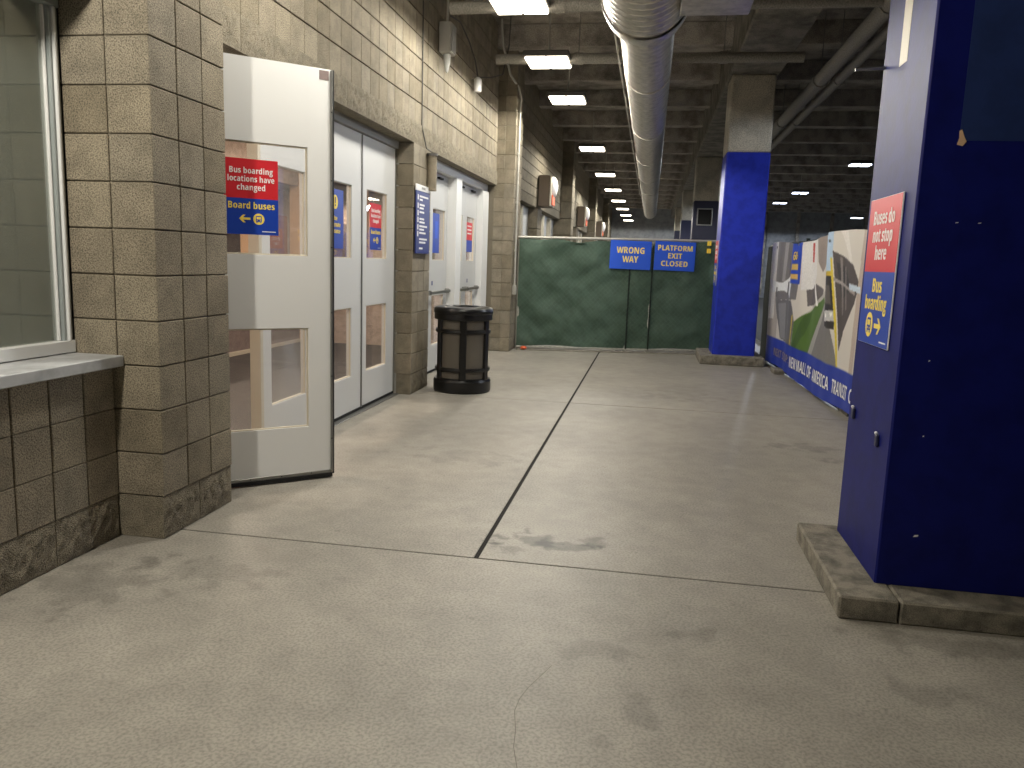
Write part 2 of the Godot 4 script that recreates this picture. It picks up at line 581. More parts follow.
func build_left_wall() -> void:
	# wall under and over the window
	var w := struct("wall_left", "square-block wall under the wide window with rough base course", "wall")
	slab("mortar", Vector3(-2.66, 0.0, -3.24), Vector3(-2.412, 0.812, 0.02), M.mortar, w, 0.0)
	split_row(w, -2.405, 0.01, -3.238, 8, 0.0, CH, 0.10)
	block_field(w, -2.40, 0.01, -3.238, 16, CH, 3, CH, 0.10, 0.003, 0.008)
	slab("header", Vector3(-2.66, 2.42, -3.24), Vector3(-2.40, 4.6, 6.0), M.split, w, 0.01)
	slab("near_wall", Vector3(-2.66, 0.0, 0.02), Vector3(-2.40, 2.42, 6.0), M.split, w, 0.01)
	# pilaster beside the window
	var p := struct("wall_left_001", "projecting square-block pilaster between the window and the open door", "pilaster")
	slab("mortar", Vector3(-2.60, 0.0, -3.852), Vector3(-2.186, 4.6, -3.252), M.mortar, p, 0.0)
	split_row(p, -2.180, -3.243, -3.86, 2, 0.0, CH, 0.232)
	block_field(p, -2.172, -3.24, -3.86, 3, CH, 3, CH, 0.240)
	block_field(p, -2.172, -3.24, -3.86, 3, CH * 4, 18, CH, 0.208)
	for r in range(4, 12):
		part("block", box(Vector3(0.212, CH - 0.006, 0.20), 0.003), M.block[rng.randi() % 5], p, Vector3(-2.491, (r + 0.5) * CH, -3.341))
	# wall above the doors, two bays
	var a := struct("wall_left_002", "square-block wall with rough lintel above the open door", "wall")
	slab("mortar", Vector3(-2.56, 2.44, -7.78), Vector3(-2.314, 4.6, -3.862), M.mortar, a, 0.0)
	split_row(a, -2.290, -3.862, -7.78, 10, 2.43, 0.20, 0.214)
	block_field(a, -2.30, -3.862, -7.78, 19, 2.625, 10, 0.2032, 0.12, 0.010, 0.004)
	var b := struct("wall_left_003", "square-block wall with rough lintel above the panic-bar doors", "wall")
	slab("mortar", Vector3(-2.56, 2.44, -11.65), Vector3(-2.314, 4.6, -7.78), M.mortar, b, 0.0)
	split_row(b, -2.290, -7.78, -11.65, 10, 2.43, 0.20, 0.214)
	block_field(b, -2.30, -7.78, -11.65, 19, 2.625, 10, 0.2032, 0.12, 0.010, 0.004)
	# pier between the door bays
	var q := struct("wall_left_004", "narrow block pier between the two door openings behind the trash can", "pier")
	slab("mortar", Vector3(-2.52, 0.0, -8.08), Vector3(-2.292, 2.43, -7.492), M.mortar, q, 0.0)
	split_row(q, -2.284, -7.483, -8.09, 2, 0.0, 0.2025, 0.226)
	block_field(q, -2.28, -7.48, -8.09, 3, 0.2025, 11, 0.2025, 0.226)
	# pilaster at the fence
	var e := struct("wall_left_005", "tall square-block pilaster at the end of the green fence", "pilaster")
	slab("mortar", Vector3(-2.56, 0.0, -12.248), Vector3(-2.044, 4.6, -11.662), M.mortar, e, 0.0)
	split_row(e, -2.034, -11.653, -12.26, 2, 0.0, CH, 0.12)
	block_field(e, -2.03, -11.65, -12.26, 3, CH, 21, CH, 0.148)
	for r in 22:
		part("block", box(Vector3(0.148, CH - 0.009, 0.20), 0.004), M.block[rng.randi() % 5], e, Vector3(-2.255, (r + 0.5) * CH, -11.751))
		if r == 0:
			part("block", box(Vector3(0.148, CH - 0.009, 0.20), 0.004), M.block[1], e, Vector3(-2.104, 0.5 * CH, -11.751))

# ------------------------------------------------------------------ window on the left
func build_window() -> void:
	var w := struct("window_1", "wide aluminium-framed window with dark mirroring glass above the grey sill", "window")
	var x := -2.585
	slab("head_frame", Vector3(x - 0.06, 2.36, -3.235), Vector3(x, 2.42, 0.02), M.aluminium, w)
	slab("bottom_frame", Vector3(x - 0.06, 0.868, -3.235), Vector3(x, 0.922, 0.02), M.white_paint, w)
	slab("jamb_frame", Vector3(x - 0.06, 0.922, -3.235), Vector3(x - 0.012, 2.36, -3.214), M.frame_grey, w)
	slab("jamb_frame", Vector3(x - 0.05, 0.922, -3.212), Vector3(x, 2.36, -3.198), M.white_paint, w)
	slab("jamb_frame", Vector3(x - 0.06, 0.922, -3.195), Vector3(x - 0.012, 2.36, -3.182), M.aluminium, w)
	slab("bead", Vector3(x - 0.06, 0.922, -3.179), Vector3(x - 0.028, 2.36, -3.168), M.white_paint, w)
	slab("pane", Vector3(x - 0.047, 0.922, -3.168), Vector3(x - 0.041, 2.36, 0.02), M.coated_glass, w, 0.0)
	var s := struct("trim_2", "grey metal window sill on the block wall", "sill")
	slab("sill", Vector3(-2.66, 0.814, -3.236), Vector3(-2.345, 0.864, 0.02), M.sill, s, 0.004)
	# unlit room behind the window
	var r := struct("wall_left_006", "walls of the unlit room behind the dark window", "wall")
	slab("back_wall", Vector3(-6.3, 0.0, -3.35), Vector3(-6.2, 3.0, 6.0), M.housing, r, 0.0)
	slab("side_wall", Vector3(-6.3, 0.0, -3.45), Vector3(-2.62, 3.0, -3.35), M.housing, r, 0.0)
	slab("room_ceiling", Vector3(-6.3, 3.0, -3.45), Vector3(-2.62, 3.1, 6.0), M.ceiling_white, r, 0.0)
	slab("room_floor", Vector3(-6.3, -0.1, -3.45), Vector3(-2.70, 0.0, 6.0), M.tile_brown, r, 0.0)
	slab("front_lining", Vector3(-6.3, 0.0, 5.9), Vector3(-2.62, 3.0, 6.1), M.housing, r, 0.0)

# ------------------------------------------------------------------ doors
# local axes: x from hinge along the leaf, y up, +z outside
func door_leaf(parent: Node3D, w: float, h: float, lite0: float, lite1: float, mid_y := [0.33, 0.92, 1.335, 1.945], paint: Material = null) -> void:
	var t := 0.045
	var pm: Material = paint if paint else M.white_paint
	var st := new_st()
	var y0 := 0.03
	add_box(st, Vector3(lite0 * 0.5, (y0 + h) * 0.5, -t * 0.5), Vector3(lite0, h - y0, t), 0.002)
	add_box(st, Vector3((lite1 + w) * 0.5, (y0 + h) * 0.5, -t * 0.5), Vector3(w - lite1, h - y0, t), 0.002)
	var ys := [y0, mid_y[0], mid_y[1], mid_y[2], mid_y[3], h]
	for k in 3:
		var a: float = ys[k * 2]
		var b: float = ys[k * 2 + 1]
		add_box(st, Vector3((lite0 + lite1) * 0.5, (a + b) * 0.5, -t * 0.5), Vector3(lite1 - lite0 + 0.006, b - a, t), 0.0)
	part("leaf", st.commit(), pm, parent)
	for k in 2:
		var a: float = mid_y[k * 2]
		var b: float = mid_y[k * 2 + 1]
		var g := part("pane", box(Vector3(lite1 - lite0, b - a, 0.006), 0.0), M.glass, parent, Vector3((lite0 + lite1) * 0.5, (a + b) * 0.5, -t * 0.5))
		var bead := new_st()
		for s: float in [0.0, 1.0]:
			add_box(bead, Vector3(lerpf(lite0 + 0.004, lite1 - 0.004, s) - (lite0 + lite1) * 0.5, 0, 0.008), Vector3(0.008, b - a, 0.010), 0.0)
			add_box(bead, Vector3(0, (b - a) * (s - 0.5) * 0.985, 0.008), Vector3(lite1 - lite0, 0.008, 0.010), 0.0)
		part("bead", bead.commit(), M.cream_paint, g)
	part("bottom_seal", box(Vector3(w, 0.024, t + 0.012), 0.002), M.rubber, parent, Vector3(w * 0.5, 0.020, -t * 0.5))

func build_doors() -> void:
	# open leaf
	var hinge := Vector3(-2.50, 0, -3.885)
	var free := Vector3(-1.853, 0, -4.466)
	var dir := (free - hinge).normalized()
	var turn := atan2(-dir.z, dir.x)
	var d1 := struct("door_1", "white door leaf standing open beside the pilaster, with red and blue notice", "door", hinge, turn)
	door_leaf(d1, 0.872, 2.385, 0.13, 0.728)
	part("edge_strip", box(Vector3(0.010, 2.34, 0.030), 0.002), M.steel, d1, Vector3(0.866, 1.21, 0.006))
	part("edge_seal", box(Vector3(0.010, 2.36, 0.030), 0.002), M.rubber, d1, Vector3(0.879, 1.205, -0.012))
	part("corner_label", box(Vector3(0.055, 0.05, 0.002), 0.0), M.panel_grey, d1, Vector3(0.825, 2.35, 0.001))
	part("bottom_trim", box(Vector3(0.86, 0.018, 0.006), 0.001), M.steel, d1, Vector3(0.435, 0.042, 0.002))
	for k in 6:
		part("rivet", box(Vector3(0.008, 0.008, 0.006), 0.002), M.rubber, d1, Vector3(0.862, 0.25 + k * 0.38, 0.021))
	for k in 4:
		part("rivet", box(Vector3(0.008, 0.006, 0.005), 0.002), M.rubber, d1, Vector3(0.20 + k * 0.18, 0.043, 0.006))
	# closed leaves of the first opening
	var edges := [-4.785, -5.685, -6.585, -7.482]
	var labels := ["white door leaf seen through the glass of the open door", "white closed door leaf with a blue notice hanging in its window", "white closed door leaf next to the narrow block pier"]
	for k in 3:
		var d := struct("door_%d" % (k + 2), labels[k], "door", Vector3(-2.46, 0, edges[k] - 0.004), PI * 0.5)
		door_leaf(d, edges[k] - edges[k + 1] - 0.008, 2.36, 0.115, 0.66, [0.33, 0.915, 1.325, 1.92], M.dimmed_white_paint)
		part("meeting_strip", box(Vector3(0.016, 2.33, 0.012), 0.002), M.steel, d, Vector3(edges[k] - edges[k + 1] - 0.012, 1.19, 0.004))
	var f := struct("trim_3", "white door frame of the opening with the open leaf", "door frame")
	slab("head", Vector3(-2.53, 2.365, -7.49), Vector3(-2.43, 2.44, -3.86), M.frame_grey, f)
	slab("jamb", Vector3(-2.55, 0.0, -3.882), Vector3(-2.44, 2.365, -3.862), M.white_paint, f)
	slab("jamb", Vector3(-2.53, 0.0, -7.492), Vector3(-2.43, 2.365, -7.483), M.frame_grey, f)
	slab("mullion", Vector3(-2.53, 0.0, -4.782), Vector3(-2.455, 2.365, -4.745), M.cream_paint, f)
	slab("threshold", Vector3(-2.56, 0.0, -7.49), Vector3(-2.40, 0.008, -4.745), M.steel, f)
	# second opening
	var f2 := struct("trim_4", "white door frame with wide mullion behind the trash can", "door frame")
	slab("mullion", Vector3(-2.58, 0.0, -9.97), Vector3(-2.40, 2.33, -9.69), M.white_paint, f2)
	slab("jamb", Vector3(-2.58, 0.0, -11.645), Vector3(-2.40, 2.33, -11.26), M.white_paint, f2)
	slab("jamb", Vector3(-2.56, 0.0, -8.13), Vector3(-2.38, 2.33, -8.10), M.white_paint, f2)
	slab("head", Vector3(-2.58, 2.33, -11.645), Vector3(-2.42, 2.44, -8.10), M.white_paint, f2)
	var sp := [[-8.14, -8.74], [-8.75, -9.68], [-9.98, -10.52], [-10.53, -11.25]]
	var lites := [[0.15, 0.45], [0.27, 0.81], [0.12, 0.44], [0.13, 0.60]]
	var px := [-2.51, -2.51, -2.49, -2.49]
	var lb := ["white panic-bar door leaf beside the pier", "white panic-bar door leaf next to the wide mullion", "narrow white panic-bar door leaf past the wide mullion", "narrow white panic-bar door leaf with a red notice in its window"]
	for k in 4:
		var z0: float = sp[k][0]
		var wd: float = sp[k][0] - sp[k][1]
		var d := struct("door_%d" % (k + 5), lb[k], "door", Vector3(px[k], 0, z0), PI * 0.5)
		door_leaf(d, wd, 2.325, lites[k][0], lites[k][1], [0.33, 0.915, 1.325, 1.92], M.shaded_white_paint)
		var bar := part("panic_bar", box(Vector3(wd - 0.06, 0.035, 0.022), 0.006), M.steel, d, Vector3(wd * 0.5, 0.955, 0.060))
		for sx: float in [-1.0, 1.0]:
			part("bracket", box(Vector3(0.035, 0.055, 0.060), 0.006), M.steel, bar, Vector3(sx * (wd * 0.5 - 0.06), 0, -0.030))
		part("closer_arm", box(Vector3(0.18, 0.022, 0.035), 0.004), M.rubber, d, Vector3(wd * 0.55, 2.275, 0.018))
		part("sticker", box(Vector3(0.05, 0.05, 0.001), 0.0), M.sign_navy, d, Vector3(wd * 0.3, 1.06, 0.001))

# ------------------------------------------------------------------ lit vestibule behind the doors
func build_vestibule() -> void:
	var v := struct("wall_left_007", "pinkish vestibule walls behind the white doors", "wall")
	slab("vestibule_floor", Vector3(-9.6, -0.1, -26.0), Vector3(-2.70, -0.001, -3.46), M.tile_brown, v, 0.0)
	slab("vestibule_ceiling", Vector3(-9.6, 2.95, -26.0), Vector3(-2.56, 3.05, -3.46), M.ceiling_white, v, 0.0)
	slab("near_partition", Vector3(-9.6, 0.0, -3.60), Vector3(-2.62, 2.95, -3.47), M.wall_pink, v, 0.0)
	slab("low_wall", Vector3(-5.42, 0.0, -11.6), Vector3(-5.3, 1.02, -3.6), M.panel_grey, v, 0.0)
	slab("baseboard", Vector3(-5.30, 0.0, -11.6), Vector3(-5.28, 0.05, -3.6), M.cream_paint, v, 0.0)
	slab("end_low_wall", Vector3(-5.42, 0.0, -11.72), Vector3(-2.56, 1.15, -11.6), M.wall_pink, v, 0.0)
	slab("upper_band", Vector3(-5.42, 2.35, -11.6), Vector3(-5.3, 2.95, -3.6), M.wall_pink, v, 0.0)
	for z: float in [-3.7, -5.3, -6.9, -8.5, -10.1, -11.6]:
		slab("post", Vector3(-5.45, 0.0, z - 0.09), Vector3(-5.27, 2.95, z + 0.09), M.peach, v, 0.004)
	for x: float in [-4.35, -3.5]:
		slab("post", Vector3(x - 0.07, 0.0, -11.75), Vector3(x + 0.07, 2.95, -11.57), M.peach, v, 0.004)
	# lobby behind
	var l := struct("wall_left_008", "orange and brown panelled lobby wall beyond the vestibule", "wall")
	slab("lobby_wall", Vector3(-9.7, 0.0, -26.0), Vector3(-9.5, 2.95, -3.5), M.wall_pink, l, 0.0)
	slab("lobby_end", Vector3(-9.6, 0.0, -26.1), Vector3(-2.56, 2.95, -25.9), M.wall_pink, l, 0.0)
	slab("lobby_side", Vector3(-2.70, 0.0, -26.0), Vector3(-2.57, 2.95, -11.74), M.wall_pink, l, 0.0)
	for k in 9:
		var z := -4.4 - k * 2.3
		slab("panel", Vector3(-9.5, 0.1, z - 1.6), Vector3(-9.44, 2.3, z), [M.wood_orange, M.wood_brown, M.panel_grey][k % 3], l, 0.01)
	for k in 4:
		slab("panel", Vector3(-8.4 + k * 1.5, 0.1, -25.9), Vector3(-7.4 + k * 1.5, 2.3, -25.85), [M.wood_brown, M.wood_orange][k % 2], l, 0.01)
	for p: Array in [[-4.0, -4.6, 1.2], [-4.0, -7.2, 1.2], [-4.0, -9.8, 1.2], [-7.4, -6.5, 1.6], [-7.4, -12.5, 1.6], [-4.2, -15.0, 1.6], [-7.8, -21.3, 1.6], [-8.9, -24.6, 1.2]]:
		var t := thing("recessed_light_panel", "flat white ceiling light panel inside behind the glazed doors", "lamp", Vector3(p[0], 2.928, p[1]), 0.0, "ceiling light panels inside the building")
		part("tray", box(Vector3(0.34, 0.03, 1.24), 0.004), M.frame_grey, t, Vector3(0, 0.005, 0))
		part("lamp_diffuser", box(Vector3(0.28, 0.01, 1.18), 0.0), M.lamp_glow, t, Vector3(0, -0.012, 0))
		area_light(t, Vector3(0, -0.03, 0), Vector2(0.28, 1.18), p[2] * 3.4, Color(1.0, 0.90, 0.80))

func spot_light(parent: Node3D, at: Vector3, energy: float, color: Color, radius: float) -> void:
	var l := SpotLight3D.new()
	l.name = "light"
	l.light_energy = energy
	l.light_color = color
	l.light_size = radius
	l.spot_range = 60.0
	l.spot_attenuation = 2.0
	l.spot_angle = 87.5
	l.spot_angle_attenuation = 0.06
	l.shadow_enabled = true
	parent.add_child(l, true)
	l.position = at
	l.rotation_degrees = Vector3(-90, 0, 0)

func area_light(parent: Node3D, at: Vector3, size: Vector2, energy: float, color: Color) -> void:
	var a := AreaLight3D.new()
	a.name = "light"
	a.area_size = size
	a.light_energy = energy
	a.light_color = color
	a.area_range = 60.0
	a.shadow_enabled = true
	parent.add_child(a, true)
	a.position = at
	a.rotation_degrees = Vector3(-90, 0, 0)

# ------------------------------------------------------------------ wall past the fence
func build_far_wall() -> void:
	for k in 4:
		var zp := -11.65 - 8.41 * k        # near edge of the pilaster that starts this bay
		var z0 := zp - 0.61
		var z1 := zp - 8.41
		var nm := ["first", "second", "third", "last"]
		var w := struct("wall_left_%03d" % (9 + k), "block wall above the %s stretch of doors past the green fence" % nm[k], "wall")
		slab("mortar", Vector3(-2.56, 2.41, z1), Vector3(-2.314, 4.6, z0), M.mortar, w, 0.0)
		var n := 12 if k == 0 else 6
		for r in n:
			var y0 := 2.40 + r * (2.2 / n)
			slab("course", Vector3(-2.45, y0 + 0.004, z1 + 0.003), Vector3(-2.30, y0 + 2.2 / n - 0.006, z0 - 0.003), M.split if r == 0 else M.block[(r + k) % 5], w, 0.005)
		# pier with its fittings
		for r in 6:
			slab("pier_course", Vector3(-2.50, r * 0.40 + 0.004, zp - 4.85), Vector3(-2.28, (r + 1) * 0.40 - 0.005, zp - 4.24), M.block[(r + k) % 5], w, 0.005)
		slab("door_band", Vector3(-2.60, 0.0, z1), Vector3(-2.47, 2.40, z0), M.white_paint, w, 0.0)
		for z: float in [z0 - 1.2, z0 - 2.4, zp - 6.0, zp - 7.2]:
			slab("door_mullion", Vector3(-2.50, 0.0, z - 0.08), Vector3(-2.38, 2.36, z + 0.08), M.cream_paint, w, 0.004)
		if k > 0:
			var e := struct("wall_left_%03d" % (12 + k), "%s tall block pilaster past the green fence" % nm[k - 1], "pilaster")
			for r in 11:
				slab("pilaster_course", Vector3(-2.56, r * 0.4064 + 0.004, zp - 0.61), Vector3(-2.03, (r + 1) * 0.4064 - 0.006, zp), M.block[(r * 2 + k) % 5], e, 0.006)
		if k < 3:
			var b := thing("wall_cabinet_sign", "brown box with rounded white front on the %s pier past the fence" % nm[k], "sign box", Vector3(-2.28, 2.45, zp - 4.54), PI * 0.5)
			part("cabinet", box(Vector3(0.58, 0.60, 0.22), 0.01), M.box_brown, b, Vector3(0, 0.29, 0.11))
			part("face_frame", box(Vector3(0.56, 0.58, 0.03), 0.006), M.cream_paint, b, Vector3(0, 0.29, 0.235))
			var dome := part("rounded_face", lathe([Vector2(0.0, 0.10), Vector2(0.08, 0.093), Vector2(0.15, 0.07), Vector2(0.20, 0.03), Vector2(0.21, 0.0)], 20), M.white, b, Vector3(0, 0.38, 0.25))
			dome.rotation.x = PI * 0.5
			part("lower_face", box(Vector3(0.40, 0.20, 0.03), 0.008), M.orange, b, Vector3(0, 0.12, 0.26))

# ------------------------------------------------------------------ roadway and far ends
func build_surroundings() -> void:
	var f := struct("floor_001", "dark asphalt roadway beyond the banner fence", "roadway")
	slab("asphalt", Vector3(1.98, -0.35, -45.0), Vector3(17.0, -0.16, 8.0), M.asphalt, f, 0.0)
	var k := struct("trim_5", "concrete kerb along the platform edge under the banner", "kerb")
	slab("kerb", Vector3(1.98, -0.16, -45.0), Vector3(2.14, 0.0, 6.0), M.kerb, k, 0.01)
	var e := struct("wall_far", "pale grey end wall with dark uprights beyond the platform", "wall")
	slab("wall_face", Vector3(-2.6, -0.3, -45.2), Vector3(17.2, 4.6, -45.0), M.far_wall, e, 0.0)
	for i in 9:
		slab("upright", Vector3(2.4 + i * 1.7, 0.0, -45.0), Vector3(2.56 + i * 1.7, 4.6, -44.85), M.dark_ceiling, e, 0.0)
	slab("low_band", Vector3(-2.0, 0.0, -45.0), Vector3(2.2, 2.6, -44.9), M.panel_grey, e, 0.0)
	var r := struct("wall_right", "grey wall on the far side of the roadway", "wall")
	slab("wall_face", Vector3(17.0, -0.3, -45.2), Vector3(17.2, 4.6, 8.2), M.far_wall, r, 0.0)
	var b := struct("wall_back", "unseen block wall added to close the platform behind the viewer", "wall")  # unseen wall, added to keep sky light out
	slab("wall_face", Vector3(-2.6, -0.3, 8.0), Vector3(17.2, 4.6, 8.2), M.split, b, 0.0)
	slab("side_wall", Vector3(-2.66, 0.0, 6.0), Vector3(-2.40, 4.6, 8.2), M.split, b, 0.0)
	slab("back_floor", Vector3(-2.7, -0.3, 6.0), Vector3(1.98, 0.0, 8.0), M.kerb, b, 0.0)

# ------------------------------------------------------------------ columns
func build_columns() -> void:
	var xs := [0.978, 0.93, 0.925, 0.93, 0.93]
	var zf := [-3.30, -11.57, -19.97, -28.4, -36.8]
	var labels := ["dark blue column with peeling paint carrying the Buses do not stop here sign", "blue column with grey top standing where the green fence meets the banner", "column past the green fence with an empty square poster frame", "second blue column past the green fence", "third blue column past the green fence"]
	for k in 5:
		var x: float = xs[k]
		var z: float = zf[k]
		var wd := 0.585
		var dp := 0.67
		var c := thing("blue_column", labels[k], "column", Vector3(x + wd * 0.5, 0, z - dp * 0.5))
		var top := 2.93
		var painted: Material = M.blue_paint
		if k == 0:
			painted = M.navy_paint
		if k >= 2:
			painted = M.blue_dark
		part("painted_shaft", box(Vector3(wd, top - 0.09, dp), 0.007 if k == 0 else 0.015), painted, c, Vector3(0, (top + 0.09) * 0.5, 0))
		part("bare_top", box(Vector3(wd - 0.004, 3.95 - top, dp - 0.004), 0.018), M.column_top, c, Vector3(0, (3.95 + top) * 0.5, 0))
		var plinth := part("plinth", box(Vector3(wd + 0.34, 0.095, dp + 0.35), 0.012), M.kerb, c, Vector3(0.0, 0.0475, 0.0))
		if k == 0:
			plinth.mesh = box(Vector3(0.224, 0.095, 0.92), 0.008)
			plinth.position = Vector3(-wd * 0.5 - 0.172 + 0.112, 0.0475, dp * 0.5 + 0.172 - 0.46)
			part("plinth", box(Vector3(0.70, 0.095, 0.92), 0.008), M.kerb, c, Vector3(-wd * 0.5 - 0.172 + 0.228 + 0.35, 0.0465, dp * 0.5 + 0.172 - 0.46))
			# area where a large board once hung, paler and greener
			part("old_paint_patch", box(Vector3(0.44, 0.62, 0.002), 0.0), M.blue_paint_old, c, Vector3(1.105 + 0.22 - 1.2705, 2.16, dp * 0.5 + 0.0005))
			part("glue_residue", plate(PackedVector2Array([Vector2(0, 0), Vector2(0.02, -0.005), Vector2(0.032, 0.012), Vector2(0.022, 0.03), Vector2(0.012, 0.055), Vector2(0.004, 0.05), Vector2(0.006, 0.025)]), 0.003), M.peach, c, Vector3(1.098 - 1.2705, 1.835, dp * 0.5 + 0.001))
			for q: Array in [[1.10, 0.72, 0.003, 0.003], [1.115, 0.31, 0.010, 0.005], [1.09, 1.02, 0.003, 0.003], [1.13, 1.55, 0.006, 0.002], [1.21, 1.55, 0.006, 0.002], [1.30, 2.15, 0.003, 0.003], [1.17, 2.26, 0.003, 0.003]]:
				part("paint_chip", plate(PackedVector2Array([Vector2(-q[2], -q[3]), Vector2(q[2] * 0.8, -q[3] * 0.5), Vector2(q[2], q[3]), Vector2(-q[2] * 0.5, q[3] * 0.7)]), 0.001), M.white, c, Vector3(q[0] - 1.2705, q[1], dp * 0.5))
			var strip := part("worn_strip", box(Vector3(0.002, 0.72, 0.105), 0.0), M.cream_paint, c, Vector3(-wd * 0.5 - 0.0005, 2.57, -3.665 + 3.635))
			strip.position.z = -3.665 - (z - dp * 0.5)
			var pin := part("hook", rod(Vector3(-0.03, 2.27, -0.30), Vector3(-0.42, 2.25, -0.30), 0.007), M.steel, c)
			pin.position = Vector3(-0.0, 0, 0)
			for q: Array in [[0.70, -3.86], [0.66, -3.45]]:
				part("bracket_stub", box(Vector3(0.014, 0.05, 0.03), 0.004), M.blue_dark, c, Vector3(-wd * 0.5 - 0.007, q[0], q[1] - (z - dp * 0.5)))
				part("screw_head", box(Vector3(0.012, 0.012, 0.016), 0.003), M.white, c, Vector3(-wd * 0.5 - 0.012, q[0] + 0.032, q[1] - (z - dp * 0.5)))
		if k == 1:
			plinth.mesh = box(Vector3(wd + 0.30, 0.13, dp + 0.35), 0.012)
			plinth.position = Vector3(-0.03, 0.065, 0)
		if k == 2:
			var fr := new_st()
			for s: float in [-1.0, 1.0]:
				add_box(fr, Vector3(s * 0.17, 0, 0), Vector3(0.03, 0.40, 0.03), 0.004)
				add_box(fr, Vector3(0, s * 0.19, 0), Vector3(0.36, 0.03, 0.03), 0.004)
			part("poster_frame", fr.commit(), M.steel, c, Vector3(-0.02, 2.55, dp * 0.5 + 0.016))
			part("poster_board", box(Vector3(0.32, 0.36, 0.01), 0.0), M.rubber, c, Vector3(-0.02, 2.55, dp * 0.5 + 0.006))
	# painted guard edge strip on far column corner is part of the shaft chamfer

# ------------------------------------------------------------------ lamps
func build_lamps() -> void:
	for z: float in [-4.25, -7.35, -9.40, -11.52, -16.3, -20.9, -25.1, -29.3, -33.4, -37.6, -41.8]:  # the two farthest lamps are unseen, added to light the end wall
		var t := thing("ceiling_lamp", "square twin-lens lamp hanging in the row along the block wall", "lamp", Vector3(-1.29, 3.60, z), 0.0, "hanging lamps along the platform")
		part("housing", box(Vector3(0.52, 0.06, 0.52), 0.012), M.housing, t, Vector3(0, 0.04, 0))
		for s: float in [-1.0, 1.0]:
			part("lamp_lens", box(Vector3(0.235, 0.035, 0.46), 0.012), M.lamp_glow, t, Vector3(s * 0.122, -0.004, 0))
		part("stem", rod(Vector3(0, 0.06, 0), Vector3(0, 0.70, 0), 0.012), M.conduit, t)
		spot_light(t, Vector3(0, -0.06, 0), LAMP_ENERGY, LAMP_COLOR, 0.2)
	# globe lamp on the wall over the window
	var g := thing("wall_globe_lamp", "round globe lamp on a bracket above the wide window", "lamp", Vector3(-2.08, 2.82, -1.30))
	part("lamp_globe", lathe([Vector2(0.0, -0.10), Vector2(0.05, -0.087), Vector2(0.087, -0.05), Vector2(0.10, 0.0), Vector2(0.087, 0.05), Vector2(0.05, 0.087), Vector2(0.0, 0.10)], 20), M.lamp_glow, g)
	part("bracket", rod(Vector3(-0.32, 0.0, 0), Vector3(-0.09, 0.0, 0), 0.02), M.housing, g)
	var ol := OmniLight3D.new()
	ol.name = "light"
	ol.light_energy = 3.9
	ol.light_color = Color(1.0, 0.97, 0.91)
	ol.light_size = 0.08
	ol.omni_range = 40.0
	ol.omni_attenuation = 2.0
	ol.shadow_enabled = true
	g.add_child(ol, true)
	for p: Array in [[4.63, -20.0, 3.817], [4.41, -26.3, 3.727], [4.45, -30.5, 3.74], [8.6, -36.8, 3.675], [4.6, -9.5, 3.70], [3.4, -41.0, 3.70], [10.6, -41.0, 3.70]]:
		var t := thing("roadway_lamp", "small cool white lamp under the ceiling over the roadway", "lamp", Vector3(p[0], p[2], p[1]), 0.0, "lamps over the roadway")
		part("housing", box(Vector3(0.50, 0.08, 0.40), 0.012), M.housing, t, Vector3(0, 0.05, 0))
		for s: float in [-1.0, 1.0]:
			part("lamp_lens", box(Vector3(0.20, 0.03, 0.34), 0.01), M.lamp_cool, t, Vector3(s * 0.12, -0.004, 0))
		part("stem", rod(Vector3(0, 0.09, 0), Vector3(0, 4.315 - p[2], 0), 0.012), M.conduit, t)
		spot_light(t, Vector3(0, -0.05, 0), 8.0, Color(0.90, 0.94, 1.0), 0.16)

